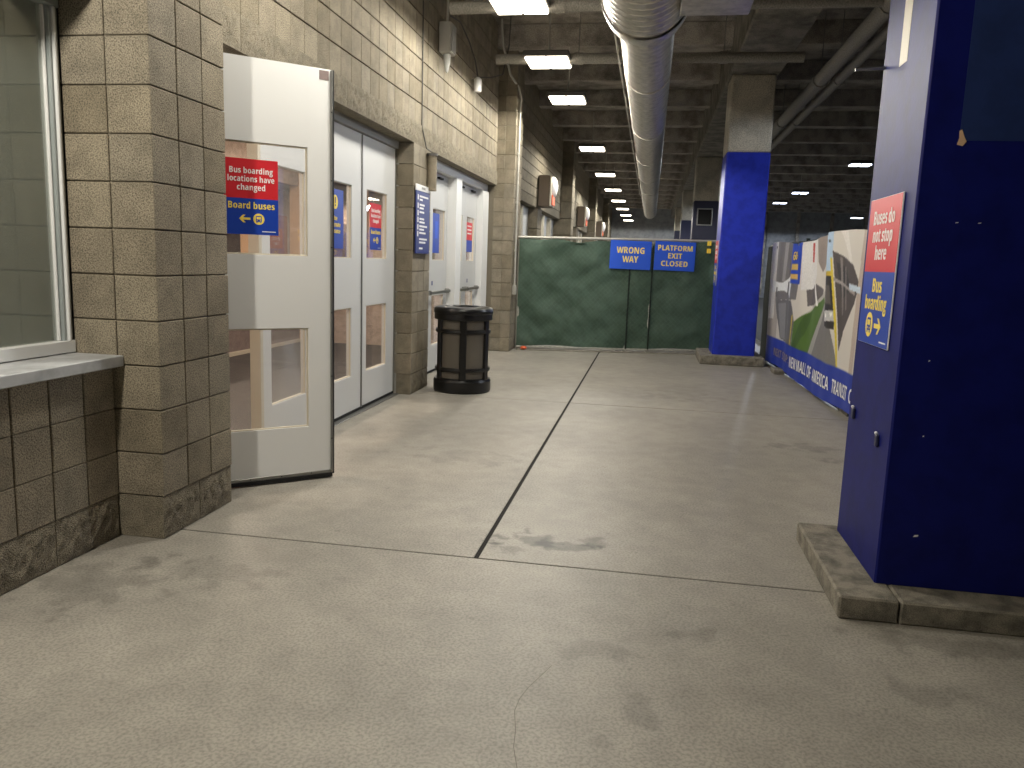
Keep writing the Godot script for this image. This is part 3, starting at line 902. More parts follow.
# ------------------------------------------------------------------ pipes, duct
func build_overhead() -> void:
	var d := thing("spiral_duct", "round galvanised spiral air duct hanging under the ceiling", "duct")
	var cx := -0.15
	var cy := 3.30
	duct_section(d, "narrow_section", cx, cy, 0.225, -6.2, -30.5)
	duct_section(d, "wide_section", cx, cy, 0.315, 3.0, -6.25)
	var collar := new_st()
	add_rod(collar, Vector3(cx, cy, -6.17), Vector3(cx, cy, -6.25), 0.328, 36, 0.328, false)
	add_rod(collar, Vector3(cx, cy, -6.25), Vector3(cx, cy, -6.40), 0.328, 36, 0.228, false)
	part("reducer_collar", collar.commit(), M.galvanised, d)
	for z: float in [-8.5, -11.5, -14.5, -17.5, -20.5, -23.5, -26.5]:
		part("band", rod(Vector3(cx, cy, z), Vector3(cx, cy, z - 0.04), 0.236, 32), M.galvanised, d)
		part("hanger", rod(Vector3(cx, cy + 0.2, z - 0.02), Vector3(cx, 4.6, z - 0.02), 0.006, 6), M.steel, d)
	part("end_cap", rod(Vector3(cx, cy, -30.5), Vector3(cx, cy, -30.6), 0.225, 28, 0.15), M.galvanised, d)
	part("branch_box", box(Vector3(0.46, 0.40, 0.50), 0.006), M.galvanised, d, Vector3(0.32, 3.25, -5.62))
	var names := ["long overhead crosswise pipe just below the ceiling, crossing above the wide duct end", "overhead crosswise pipe just below the ceiling, crossing before the grey column top"]
	var zs := [-7.55, -9.42]
	var xe := [[-1.97, 1.80], [-1.90, 1.50]]
	for k in 2:
		var t := thing("overhead_pipe", names[k], "pipe")
		part("pipe", rod(Vector3(xe[k][0], 3.64, zs[k]), Vector3(xe[k][1], 3.64, zs[k]), 0.055, 14), M.pipe_paint, t)
		for x: float in [-1.0, 0.6]:
			part("coupling", rod(Vector3(x, 3.64, zs[k]), Vector3(x + 0.1, 3.64, zs[k]), 0.064, 14), M.pipe_paint, t)
			part("hanger", rod(Vector3(x + 0.05, 3.69, zs[k]), Vector3(x + 0.05, 4.6, zs[k]), 0.006, 6), M.steel, t)
	var side := ["thick painted pipe running beside the column row above the roadway", "thinner painted pipe running next to the thick one above the roadway"]
	for k in 2:
		var t := thing("side_pipe", side[k], "pipe")
		var x: float = [1.98, 2.20][k]
		part("pipe", rod(Vector3(x, 3.75, 4.0), Vector3(x, 3.75, -40.0), [0.085, 0.06][k], 14), M.pipe_paint, t)
		for i in 8:
			part("coupling", rod(Vector3(x, 3.75, -8.0 - i * 3.0), Vector3(x, 3.75, -8.12 - i * 3.0), [0.10, 0.072][k], 14), M.pipe_paint, t)
			part("hanger", rod(Vector3(x, 3.8, -8.06 - i * 3.0), Vector3(x, 4.6, -8.06 - i * 3.0), 0.006, 6), M.steel, t)
	var c := thing("ceiling_conduit", "thin conduit running lengthwise beside the spiral duct", "conduit")
	part("tube", rod(Vector3(-0.47, 3.52, 3.0), Vector3(-0.47, 3.52, -26.0), 0.011, 8), M.conduit, c)
	for i in 7:
		part("clip", rod(Vector3(-0.47, 3.52, -3.2 - i * 4.2), Vector3(-0.47, 4.35, -3.2 - i * 4.2), 0.004, 6), M.steel, c)

func duct_section(parent: Node3D, called: String, cx: float, cy: float, r: float, z0: float, z1: float) -> void:
	# spiral seam as rings: a ridge every 12 cm
	var prof := []
	var z := z0
	while z > z1:
		prof.append(Vector2(r, z)); prof.append(Vector2(r, z - 0.100)); prof.append(Vector2(r + 0.005, z - 0.106)); prof.append(Vector2(r + 0.005, z - 0.114))
		z -= 0.12
	prof.append(Vector2(r, z1))
	var st := new_st()
	var n := 32
	for k in prof.size() - 1:
		var a: Vector2 = prof[k]
		var b: Vector2 = prof[k + 1]
		for i in n:
			var t0 := TAU * i / n
			var t1 := TAU * (i + 1) / n
			var d0 := Vector3(cos(t0), sin(t0), 0)
			var d1 := Vector3(cos(t1), sin(t1), 0)
			var sl := Vector3(0, 0, clampf((b.x - a.x) * 60.0, -0.6, 0.6))
			tri_n(st, [d0 * a.x + Vector3(0, 0, a.y), d1 * a.x + Vector3(0, 0, a.y), d1 * b.x + Vector3(0, 0, b.y)], [(d0 + sl).normalized(), (d1 + sl).normalized(), (d1 + sl).normalized()])
			tri_n(st, [d0 * a.x + Vector3(0, 0, a.y), d1 * b.x + Vector3(0, 0, b.y), d0 * b.x + Vector3(0, 0, b.y)], [(d0 + sl).normalized(), (d1 + sl).normalized(), (d0 + sl).normalized()])
	part(called, st.commit(), M.galvanised, parent, Vector3(cx, cy, 0))

# ------------------------------------------------------------------ fences
func build_green_fence() -> void:
	var a := Vector3(-1.99, 0, -12.06)
	var b := Vector3(1.06, 0, -12.80)
	var along := (b - a).normalized()
	var length := (b - a).length()
	var turn := atan2(-along.z, along.x)
	var f := thing("green_screen_fence", "chain-link fence covered with green privacy screen closing the platform", "fence", a, turn)
	var h := 1.70
	part("top_rail", rod(Vector3(-0.02, h + 0.01, 0), Vector3(length, h + 0.055, 0), 0.021, 10), M.conduit, f)
	part("bottom_rail", rod(Vector3(0, 0.045, 0.02), Vector3(length, 0.045, 0.02), 0.016, 10), M.conduit, f)
	for x: float in [0.01, 1.70, 2.06, length - 0.03]:
		part("post", rod(Vector3(x, 0, -0.04), Vector3(x, h + 0.03, -0.04), 0.03, 12), M.conduit, f)
	for x: float in [1.71, 2.06]:
		part("tie_strap", box(Vector3(0.022, h - 0.1, 0.012), 0.002), M.green_post, f, Vector3(x, h * 0.5, 0.033))
	# screen cloth with folds
	var n := FastNoiseLite.new(); n.seed = 77; n.frequency = 1.1; n.fractal_octaves = 3
	var nx := 120
	var ny := 60
	var pt := func(i: int, j: int) -> Vector3:
		var x := length * i / nx
		var t := float(j) / ny
		var sag := 0.018 * sin(x * 5.0) + 0.012 * sin(x * 11.0 + 1.0)
		var y := lerpf(0.055 + 0.02 * sin(x * 3.1), h - 0.005 + 0.012 * x + (sag - 0.02 if t > 0.98 else 0.0), t)
		var fold := 0.024 * n.get_noise_2d(x * 0.9 + t * 1.4, t * 0.9 - x * 0.5) * 2.0
		# diagonal pulls from the upper corner, as in the cloth of the photograph
		fold += 0.010 * sin((x * 0.9 + t * h * 1.0) * 9.0) * smoothstep(1.3, 0.2, x) + 0.006 * sin((x * 0.55 - t * h) * 13.0 + n.get_noise_2d(x, t) * 3.0)
		return Vector3(x, y, 0.012 + fold)
	var pts := []
	for j in ny + 1:
		for i in nx + 1:
			pts.append(pt.call(i, j))
	part("screen_cloth", grid_mesh(pts, nx, ny), M.screen, f)
	# chain-link wires in front of the cloth
	var st := new_st()
	var pitch := 0.075
	for s: float in [-1.0, 1.0]:
		var k := -int(h / pitch) - 1
		while k * pitch < length + h:
			var x0 := k * pitch
			var p0 := Vector2(x0, 0.05)
			var p1 := Vector2(x0 + s * (h - 0.05), h)
			var lo := maxf(0.0, 0.0)
			# clip to 0..length
			var t0 := 0.0
			var t1 := 1.0
			var dx := p1.x - p0.x
			var ta := (lo - p0.x) / dx
			var tb := (length - p0.x) / dx
			t0 = maxf(t0, minf(ta, tb)); t1 = minf(t1, maxf(ta, tb))
			if t1 - t0 > 0.01:
				var q0 := p0.lerp(p1, t0)
				var q1 := p0.lerp(p1, t1)
				add_rod(st, Vector3(q0.x, q0.y, 0.036 + s * 0.002), Vector3(q1.x, q1.y, 0.036 + s * 0.002), 0.0016, 4, -1.0, false)
			k += 1
	var wires := part("chain_link_mesh", st.commit(), M.green_wire, f)
	wires.set_meta("kind", "stuff")
	slab("concrete_strip", Vector3(0.0, 0.0, -0.10), Vector3(length, 0.012, 0.14), M.kerb, f, 0.004)
	# debris caught under the fence
	var rag := thing("crumpled_wrapper", "small crumpled reddish wrapper at the foot of the green fence", "litter", Vector3(-1.86, 0.012, -11.98))
	part("wrapper", lathe([Vector2(0.0, 0.055), Vector2(0.04, 0.045), Vector2(0.055, 0.02), Vector2(0.03, 0.0), Vector2(0.0, 0.0)], 7), M.orange, rag)

func grid_mesh(pts: Array, nx: int, ny: int, uvs := []) -> ArrayMesh:
	var st := new_st()
	var w := nx + 1
	for j in ny + 1:
		for i in nx + 1:
			var l: Vector3 = pts[j * w + maxi(i - 1, 0)]
			var r: Vector3 = pts[j * w + mini(i + 1, nx)]
			var d: Vector3 = pts[maxi(j - 1, 0) * w + i]
			var u: Vector3 = pts[mini(j + 1, ny) * w + i]
			st.set_normal((r - l).cross(u - d).normalized())
			if uvs.size():
				st.set_uv(uvs[j * w + i])
			st.add_vertex(pts[j * w + i])
	for j in ny:
		for i in nx:
			var a := j * w + i
			for q: int in [a, a + w, a + w + 1, a, a + w + 1, a + 1]:
				st.add_index(q)
	return st.commit()

func banner_point(s: float, y: float, off := 0.0) -> Vector3:
	# s metres from the far end (z = -11.93) towards the viewer
	var z := -11.93 + s
	var t := clampf(y / 1.75, 0.0, 1.0)
	var x := 1.722 + 0.0317 * s
	x -= 0.030 * sin(s * 4.1 + 0.6) * (0.35 + 0.65 * t) + 0.018 * sin(s * 9.3 + y * 1.5) * t + 0.004 * sin(s * 15.0) * (1.0 - t)
	return Vector3(x - off, y, z)

func build_banner_fence() -> void:
	var f := thing("banner_fence", "wire fence behind the printed banner along the platform edge", "fence")
	var z0 := -12.75
	var z1 := 1.0
	for k in 7:
		var z := -12.3 + k * 2.1
		part("post", rod(Vector3(1.80 + 0.0317 * (z + 11.93), 0, z), Vector3(1.80 + 0.0317 * (z + 11.93), 1.74, z), 0.024, 10), M.green_post, f)
	part("top_rail", rod(Vector3(1.78, 1.70, z0), Vector3(2.20, 1.70, z1), 0.018, 8), M.green_post, f)
	part("bottom_rail", rod(Vector3(1.78, 0.07, z0), Vector3(2.20, 0.07, z1), 0.014, 8), M.conduit, f)
	var st := new_st()
	for s: float in [-1.0, 1.0]:
		var k := -24
		while k * 0.09 < 13.75 + 1.7:
			var q0 := Vector2(k * 0.09, 0.05)
			var q1 := Vector2(k * 0.09 + s * 1.65, 1.70)
			var ta := -q0.x / (q1.x - q0.x)
			var tb := (13.75 - q0.x) / (q1.x - q0.x)
			var t0 := maxf(0.0, minf(ta, tb))
			var t1 := minf(1.0, maxf(ta, tb))
			if t1 - t0 > 0.01:
				var a := q0.lerp(q1, t0)
				var b := q0.lerp(q1, t1)
				add_rod(st, Vector3(1.795 + 0.0305 * a.x - 0.02, a.y, z0 + a.x), Vector3(1.795 + 0.0305 * b.x - 0.02, b.y, z0 + b.x), 0.0018, 4, -1.0, false)
			k += 1
	var wires := part("chain_link_mesh", st.commit(), M.green_post, f)
	wires.set_meta("kind", "stuff")
	var bp := []
	for j in 9:
		for i in 61:
			var s := -0.9 + 13.8 * i / 60.0
			bp.append(Vector3(1.782 + 0.0317 * s + 0.006 * sin(i * 1.3 + j), 0.01 + 1.68 * j / 8.0, -11.93 + s))
	part("dark_screen_cloth", grid_mesh(bp, 60, 8), M.dark_cloth, f)
	slab("concrete_foot", Vector3(1.90, 0.0, -8.2), Vector3(1.97, 0.05, -7.8), M.kerb, f, 0.01)
	slab("concrete_foot", Vector3(1.66, 0.0, -11.0), Vector3(1.80, 0.06, -10.7), M.kerb, f, 0.01)
	# banner cloth
	var b := thing("printed_banner", "printed banner showing a bus and green verge with blue lettered band", "banner")
	var nx := 220
	var ny := 30
	var length := 8.6
	var pts := []
	var uvs := []
	for j in ny + 1:
		for i in nx + 1:
			var s := length * i / nx
			var t := float(j) / ny
			var top := 1.735 - 0.055 * exp(-pow((s - 1.35) / 0.9, 2)) + 0.02 * sin(s * 2.2)
			var bot := 0.05 + 0.02 * sin(s * 1.7)
			var y := lerpf(bot, top, t)
			pts.append(banner_point(s, y))
			uvs.append(Vector2(s / length, 1.0 - y / 1.80))
	var m := mat(Color(1, 1, 1), 0.55)
	m.albedo_texture = banner_print(length)
	m.texture_repeat = false
	part("cloth", grid_mesh(pts, nx, ny, uvs), m, b)
	banner_text(b, "NEXT", 0.62, 1.06, 0.245, 0.10, M.tan_letter)
	banner_text(b, "STOP:", 1.13, 1.62, 0.245, 0.10, M.tan_letter)
	for q: Array in [["NEW", 1.74, 2.06], ["MALL", 2.12, 2.52], ["OF", 2.60, 2.80], ["AMERICA", 2.90, 3.62], ["TRANSIT", 3.72, 4.26], ["CENTER", 4.34, 5.00]]:
		banner_text(b, q[0], q[1], q[2], 0.235, 0.13, M.white)
	banner_text(b, "60+", 1.42, 1.78, 1.53, 0.10, M.yellow)
	for k in 6:
		part("grommet", box(Vector3(0.01, 0.03, 0.03), 0.004), M.steel, b, banner_point(0.3 + k * 1.5, 1.66, 0.004))

# lettering bent onto the banner cloth
func banner_text(parent: Node3D, text: String, s0: float, s1: float, yc: float, height: float, material: Material) -> void:
	var t := TextMesh.new()
	t.text = text
	if font == null:
		font = SystemFont.new()
		font.font_names = PackedStringArray(["Droid Sans"])
		font.font_weight = 700
	t.font = font
	t.font_size = 48
	t.pixel_size = height / 34.0
	t.depth = 0.0
	t.curve_step = 1.0
	var arr := t.get_mesh_arrays() if t.get_surface_count() == 0 else t.surface_get_arrays(0)
	var v: PackedVector3Array = arr[Mesh.ARRAY_VERTEX]
	var idx = arr[Mesh.ARRAY_INDEX]
	var bb := t.get_aabb()
	var st := new_st()
	var mapped := []
	for p in v:
		var s := lerpf(s0, s1, (p.x - bb.position.x) / bb.size.x)
		var y := yc + p.y - (bb.position.y + bb.size.y * 0.5)
		mapped.append(banner_point(s, y, 0.009))
	var order := PackedInt32Array(range(v.size()))
	if idx != null and idx.size():
		order = idx
	for i in range(0, order.size(), 3):
		tri(st, mapped[order[i]], mapped[order[i + 1]], mapped[order[i + 2]], Vector3(-1, 0, 0))
	part("lettering", st.commit(), material, parent)

func banner_print(length: float) -> ImageTexture:
	var w := 1024
	var h := 216
	var im := Image.create(w, h, false, Image.FORMAT_RGB8)
	im.fill(Color(0.80, 0.78, 0.75))
	var sc := Vector2(w / length, h / 1.80)
	# polygons of the print as (z, y) on the banner
	var shapes := [
		[Color(0.66, 0.63, 0.61), [[-12.0, 0.42], [-11.3, 0.42], [-11.3, 1.8], [-12.0, 1.8]]],
		[Color(0.88, 0.87, 0.86), [[-12.13, 1.78], [-11.52, 1.76], [-11.59, 1.28], [-11.55, 0.68], [-12.01, 0.65]]],
		[Color(0.44, 0.43, 0.43), [[-11.49, 1.75], [-9.95, 1.75], [-9.96, 1.3], [-10.16, 1.0], [-11.51, 0.94], [-11.55, 1.35]]],
		[Color(0.86, 0.87, 0.88), [[-11.86, 1.21], [-11.2, 1.18], [-10.9, 1.26], [-10.6, 1.33], [-10.53, 1.17], [-10.59, 1.0], [-11.1, 1.08], [-11.71, 1.04]]],
		[Color(0.40, 0.40, 0.41), [[-11.51, 0.94], [-10.46, 0.98], [-10.17, 0.73], [-10.26, 0.4], [-11.07, 0.45]]],
		[Color(0.52, 0.52, 0.53), [[-11.3, 0.90], [-10.95, 0.93], [-10.8, 0.45], [-11.05, 0.46]]],
		[Color(0.38, 0.36, 0.36), [[-9.75, 1.19], [-9.27, 1.21], [-8.89, 1.16], [-8.92, 1.01], [-9.65, 0.95]]],
		[Color(0.55, 0.50, 0.47), [[-9.46, 1.75], [-9.01, 1.75], [-8.83, 1.45], [-9.05, 1.34], [-9.27, 1.45]]],
		[Color(0.84, 0.83, 0.83), [[-9.95, 1.75], [-9.5, 1.75], [-9.3, 1.3], [-9.5, 1.15], [-9.9, 1.12]]],
		[Color(0.70, 0.22, 0.20), [[-9.69, 1.67], [-9.62, 1.67], [-9.58, 1.45], [-9.63, 1.45]]],
		[Color(0.70, 0.69, 0.67), [[-9.91, 0.79], [-8.76, 1.16], [-8.73, 1.09], [-10.06, 0.73]]],
		[Color(0.31, 0.43, 0.17), [[-8.78, 1.09], [-8.7, 1.01], [-9.4, 0.40], [-10.25, 0.37], [-10.17, 0.73], [-9.53, 0.89]]],
		[Color(0.25, 0.36, 0.14), [[-9.7, 0.83], [-9.4, 0.90], [-9.65, 0.62], [-10.0, 0.42], [-10.2, 0.42], [-9.95, 0.66]]],
		[Color(0.47, 0.46, 0.46), [[-8.75, 1.03], [-8.48, 0.85], [-8.13, 0.40], [-9.49, 0.40]]],
		[Color(0.62, 0.61, 0.60), [[-8.74, 1.03], [-8.70, 0.98], [-9.25, 0.40], [-9.49, 0.40]]],
		[Color(0.68, 0.77, 0.87), [[-9.03, 1.78], [-8.55, 1.78], [-8.52, 1.49], [-8.54, 1.32], [-8.76, 1.26]]],
		[Color(0.16, 0.15, 0.15), [[-8.78, 1.32], [-8.5, 1.33], [-8.34, 0.9], [-8.33, 0.78], [-8.66, 0.79], [-8.72, 1.06]]],
		[Color(0.36, 0.34, 0.32), [[-8.74, 1.22], [-8.54, 1.22], [-8.45, 1.02], [-8.70, 1.03]]],
		[Color(0.74, 0.74, 0.74), [[-8.72, 0.95], [-8.38, 0.97], [-8.34, 0.86], [-8.68, 0.84]]],
		[Color(0.80, 0.68, 0.18), [[-8.80, 1.35], [-8.5, 1.36], [-8.5, 1.31], [-8.79, 1.31]]],
		[Color(0.30, 0.27, 0.27), [[-8.53, 1.56], [-7.92, 1.42], [-7.7, 1.24], [-7.79, 1.05], [-8.05, 0.8], [-8.15, 0.58]]],
		[Color(0.20, 0.19, 0.20), [[-8.43, 1.45], [-8.15, 1.39], [-7.93, 1.19], [-8.22, 1.08]]],
		[Color(0.48, 0.45, 0.45), [[-8.36, 1.50], [-8.30, 1.49], [-8.12, 0.95], [-8.16, 0.93]]],
		[Color(0.55, 0.52, 0.51), [[-8.20, 1.40], [-8.17, 1.40], [-8.02, 1.0], [-8.05, 0.98]]],
		[Color(0.60, 0.57, 0.56), [[-8.47, 1.30], [-7.80, 1.17], [-7.80, 1.14], [-8.44, 1.26]]],
		[Color(0.90, 0.90, 0.88), [[-8.66, 0.92], [-8.58, 0.93], [-8.57, 0.89], [-8.65, 0.88]]],
		[Color(0.90, 0.90, 0.88), [[-8.46, 0.94], [-8.40, 0.95], [-8.39, 0.91], [-8.45, 0.90]]],
		[Color(0.58, 0.57, 0.57), [[-11.2, 1.72], [-11.1, 1.72], [-11.1, 1.2], [-11.2, 1.2]]],
		[Color(0.36, 0.35, 0.36), [[-10.95, 1.72], [-10.75, 1.72], [-10.78, 1.3], [-10.95, 1.25]]],
		[Color(0.30, 0.30, 0.31), [[-11.5, 1.12], [-11.4, 1.12], [-11.4, 0.98], [-11.5, 0.98]]],
		[Color(0.30, 0.30, 0.31), [[-10.95, 1.20], [-10.86, 1.21], [-10.86, 1.04], [-10.95, 1.04]]],
		[Color(0.88, 0.88, 0.87), [[-9.42, 1.21], [-9.34, 1.22], [-9.10, 0.98], [-9.18, 0.97]]],
		[Color(0.70, 0.64, 0.60), [[-7.75, 1.75], [-7.60, 1.75], [-7.60, 0.42], [-7.72, 0.42]]],
		[Color(0.86, 0.84, 0.82), [[-8.40, 1.75], [-8.20, 1.75], [-7.95, 1.45], [-8.05, 1.45]]],
		[Color(0.74, 0.80, 0.86), [[-8.0, 1.25], [-7.66, 1.22], [-7.64, 1.16], [-7.98, 1.19]]],
		[Color(0.83, 0.74, 0.20), [[-8.58, 1.49], [-8.53, 1.49], [-8.12, 0.40], [-8.17, 0.40]]],
		[Color(0.80, 0.70, 0.25), [[-10.34, 0.8], [-10.28, 0.81], [-10.31, 0.40], [-10.36, 0.40]]],
		[Color(0.12, 0.26, 0.70), [[-10.63, 1.72], [-9.95, 1.72], [-9.97, 1.19], [-10.73, 1.19]]],
		[Color(0.80, 0.68, 0.35), [[-10.60, 1.43], [-10.15, 1.43], [-10.15, 1.36], [-10.62, 1.36]]],
		[Color(0.82, 0.66, 0.35), [[-10.68, 1.31], [-10.12, 1.31], [-10.12, 1.24], [-10.68, 1.24]]],
		[Color(0.13, 0.22, 0.62), [[-12.2, 0.0], [-3.0, 0.0], [-3.0, 0.425], [-12.2, 0.425]]],
	]
	for sh: Array in shapes:
		var poly := PackedVector2Array()
		var lo := Vector2(1e9, 1e9)
		var hi := Vector2(-1e9, -1e9)
		for q: Array in sh[1]:
			var p := Vector2((q[0] + 11.93) * sc.x, (1.80 - q[1]) * sc.y)
			poly.append(p)
			lo = lo.min(p); hi = hi.max(p)
		for y in range(maxi(0, int(lo.y)), mini(h, int(hi.y) + 1)):
			for x in range(maxi(0, int(lo.x)), mini(w, int(hi.x) + 1)):
				if Geometry2D.is_point_in_polygon(Vector2(x + 0.5, y + 0.5), poly):
					var k := 1.0 + rng.randf_range(-0.05, 0.05)
					var c: Color = sh[0]
					im.set_pixel(x, y, Color(c.r * k, c.g * k, c.b * k))
	im.resize(640, 150, Image.INTERPOLATE_BILINEAR)
	im.resize(1024, 240, Image.INTERPOLATE_CUBIC)
	return ImageTexture.create_from_image(im)

# ------------------------------------------------------------------ trash can
func build_trash_can() -> void:
	var t := thing("trash_can", "round black litter bin with bronze mesh panels beside the block pier", "trash can", Vector3(-1.87, 0, -7.96))
	part("base", lathe([Vector2(0.0, 0.0), Vector2(0.285, 0.0), Vector2(0.298, 0.015), Vector2(0.298, 0.115), Vector2(0.29, 0.135), Vector2(0.265, 0.14), Vector2(0.265, 0.15)], 40), M.plastic_black, t)
	for k in 6:
		var a0 := 1.34 + TAU * (k + 0.5) / 6.0
		var st := new_st()
		var r := 0.262
		for i in 6:
			var t0 := a0 + (TAU / 6.0) * (i / 6.0 - 0.5)
			var t1 := a0 + (TAU / 6.0) * ((i + 1) / 6.0 - 0.5)
			var n0 := Vector3(cos(t0), 0, sin(t0))
			var n1 := Vector3(cos(t1), 0, sin(t1))
			tri_n(st, [n0 * r + Vector3.UP * 0.13, n1 * r + Vector3.UP * 0.13, n1 * r + Vector3.UP * 0.75], [n0, n1, n1])
			tri_n(st, [n0 * r + Vector3.UP * 0.13, n1 * r + Vector3.UP * 0.75, n0 * r + Vector3.UP * 0.75], [n0, n1, n0])
		part("mesh_panel", st.commit(), M.can_mesh, t)
	for k in 6:
		var a := 1.34 + TAU * k / 6.0
		part("rib", box(Vector3(0.030, 0.63, 0.070), 0.008), M.plastic_black, t, Vector3(cos(a) * 0.270, 0.44, sin(a) * 0.270), Vector3(0, -a, 0))
	for y: float in [0.235, 0.625]:
		part("hoop", lathe([Vector2(0.262, y - 0.022), Vector2(0.282, y - 0.018), Vector2(0.286, y), Vector2(0.282, y + 0.018), Vector2(0.262, y + 0.022)], 40), M.plastic_black, t)
	var lid := [Vector2(0.27, 0.735), Vector2(0.296, 0.74), Vector2(0.300, 0.75), Vector2(0.300, 0.80), Vector2(0.306, 0.81), Vector2(0.306, 0.835), Vector2(0.300, 0.853), Vector2(0.285, 0.866), Vector2(0.25, 0.872), Vector2(0.165, 0.874), Vector2(0.155, 0.868), Vector2(0.152, 0.80)]
	part("lid", lathe(lid, 44), M.plastic_black, t)
	part("liner", lathe([Vector2(0.155, 0.80), Vector2(0.24, 0.78), Vector2(0.24, 0.2), Vector2(0.0, 0.2)], 28), M.rubber, t)

# ------------------------------------------------------------------ signs
# local: x right, y up, +z out of the face; origin at the lower left corner of the face
func bus_icon(parent: Node3D, cx: float, cy: float, r: float, dark: Material, z := 0.003) -> void:
	var o := part("icon_disc", plate(disc(cx, cy, r), 0.001), M.pale_yellow, parent, Vector3(0, 0, z))
	part("bus_shape", plate(rounded_rect(cx, cy + r * 0.05, r * 1.05, r * 1.05, r * 0.16), 0.001), dark, o, Vector3(0, 0, 0.0008))
	part("bus_windscreen", plate(rounded_rect(cx, cy + r * 0.18, r * 0.78, r * 0.42, r * 0.06), 0.001), M.pale_yellow, o, Vector3(0, 0, 0.0016))
	for s: float in [-1.0, 1.0]:
		part("bus_headlight", plate(disc(cx + s * r * 0.30, cy - r * 0.26, r * 0.09, 10), 0.001), M.pale_yellow, o, Vector3(0, 0, 0.0016))
		part("bus_wheel", plate(rounded_rect(cx + s * r * 0.34, cy - r * 0.55, r * 0.2, r * 0.2, r * 0.03), 0.001), dark, o, Vector3(0, 0, 0.0008))

func arrow(parent: Node3D, cx: float, cy: float, w: float, right: bool, z := 0.003) -> void:
	var k := 1.0 if right else -1.0
	var t := w * 0.10
	var p := PackedVector2Array([Vector2(-0.5 * w, -t), Vector2(0.16 * w, -t), Vector2(-0.08 * w, -0.34 * w), Vector2(0.14 * w, -0.34 * w), Vector2(0.5 * w, 0), Vector2(0.14 * w, 0.34 * w), Vector2(-0.08 * w, 0.34 * w), Vector2(0.16 * w, t), Vector2(-0.5 * w, t)])
	var q := PackedVector2Array()
	for v in p:
		q.append(Vector2(cx + v.x * k, cy + v.y))
	part("arrow", plate(q, 0.001), M.pale_yellow, parent, Vector3(0, 0, z))

func boarding_notice(label: String, at: Vector3, turn: float, w: float, h: float) -> Node3D:
	var s := thing("boarding_notice", label, "sign", at, turn)
	part("red_panel", box(Vector3(w, h * 0.52, 0.003), 0.0), M.sign_red, s, Vector3(w * 0.5, h * 0.74, 0.0015))
	part("blue_panel", box(Vector3(w, h * 0.48, 0.003), 0.0), M.sign_blue, s, Vector3(w * 0.5, h * 0.24, 0.0015))
	lettering("Bus boarding", h * 0.075, M.white, s, Vector3(w * 0.5, h * 0.845, 0.0035), w * 0.80)
	lettering("locations have", h * 0.075, M.white, s, Vector3(w * 0.5, h * 0.735, 0.0035), w * 0.86)
	lettering("changed", h * 0.075, M.white, s, Vector3(w * 0.5, h * 0.625, 0.0035), w * 0.52)
	lettering("Board buses", h * 0.085, M.pale_yellow, s, Vector3(w * 0.5, h * 0.385, 0.0035), w * 0.86)
	arrow(s, w * 0.37, h * 0.21, w * 0.21, false)
	bus_icon(s, w * 0.63, h * 0.21, w * 0.105, M.sign_blue)
	part("small_print", box(Vector3(w * 0.26, h * 0.012, 0.001), 0.0), M.white, s, Vector3(w * 0.82, h * 0.045, 0.0033))
	return s

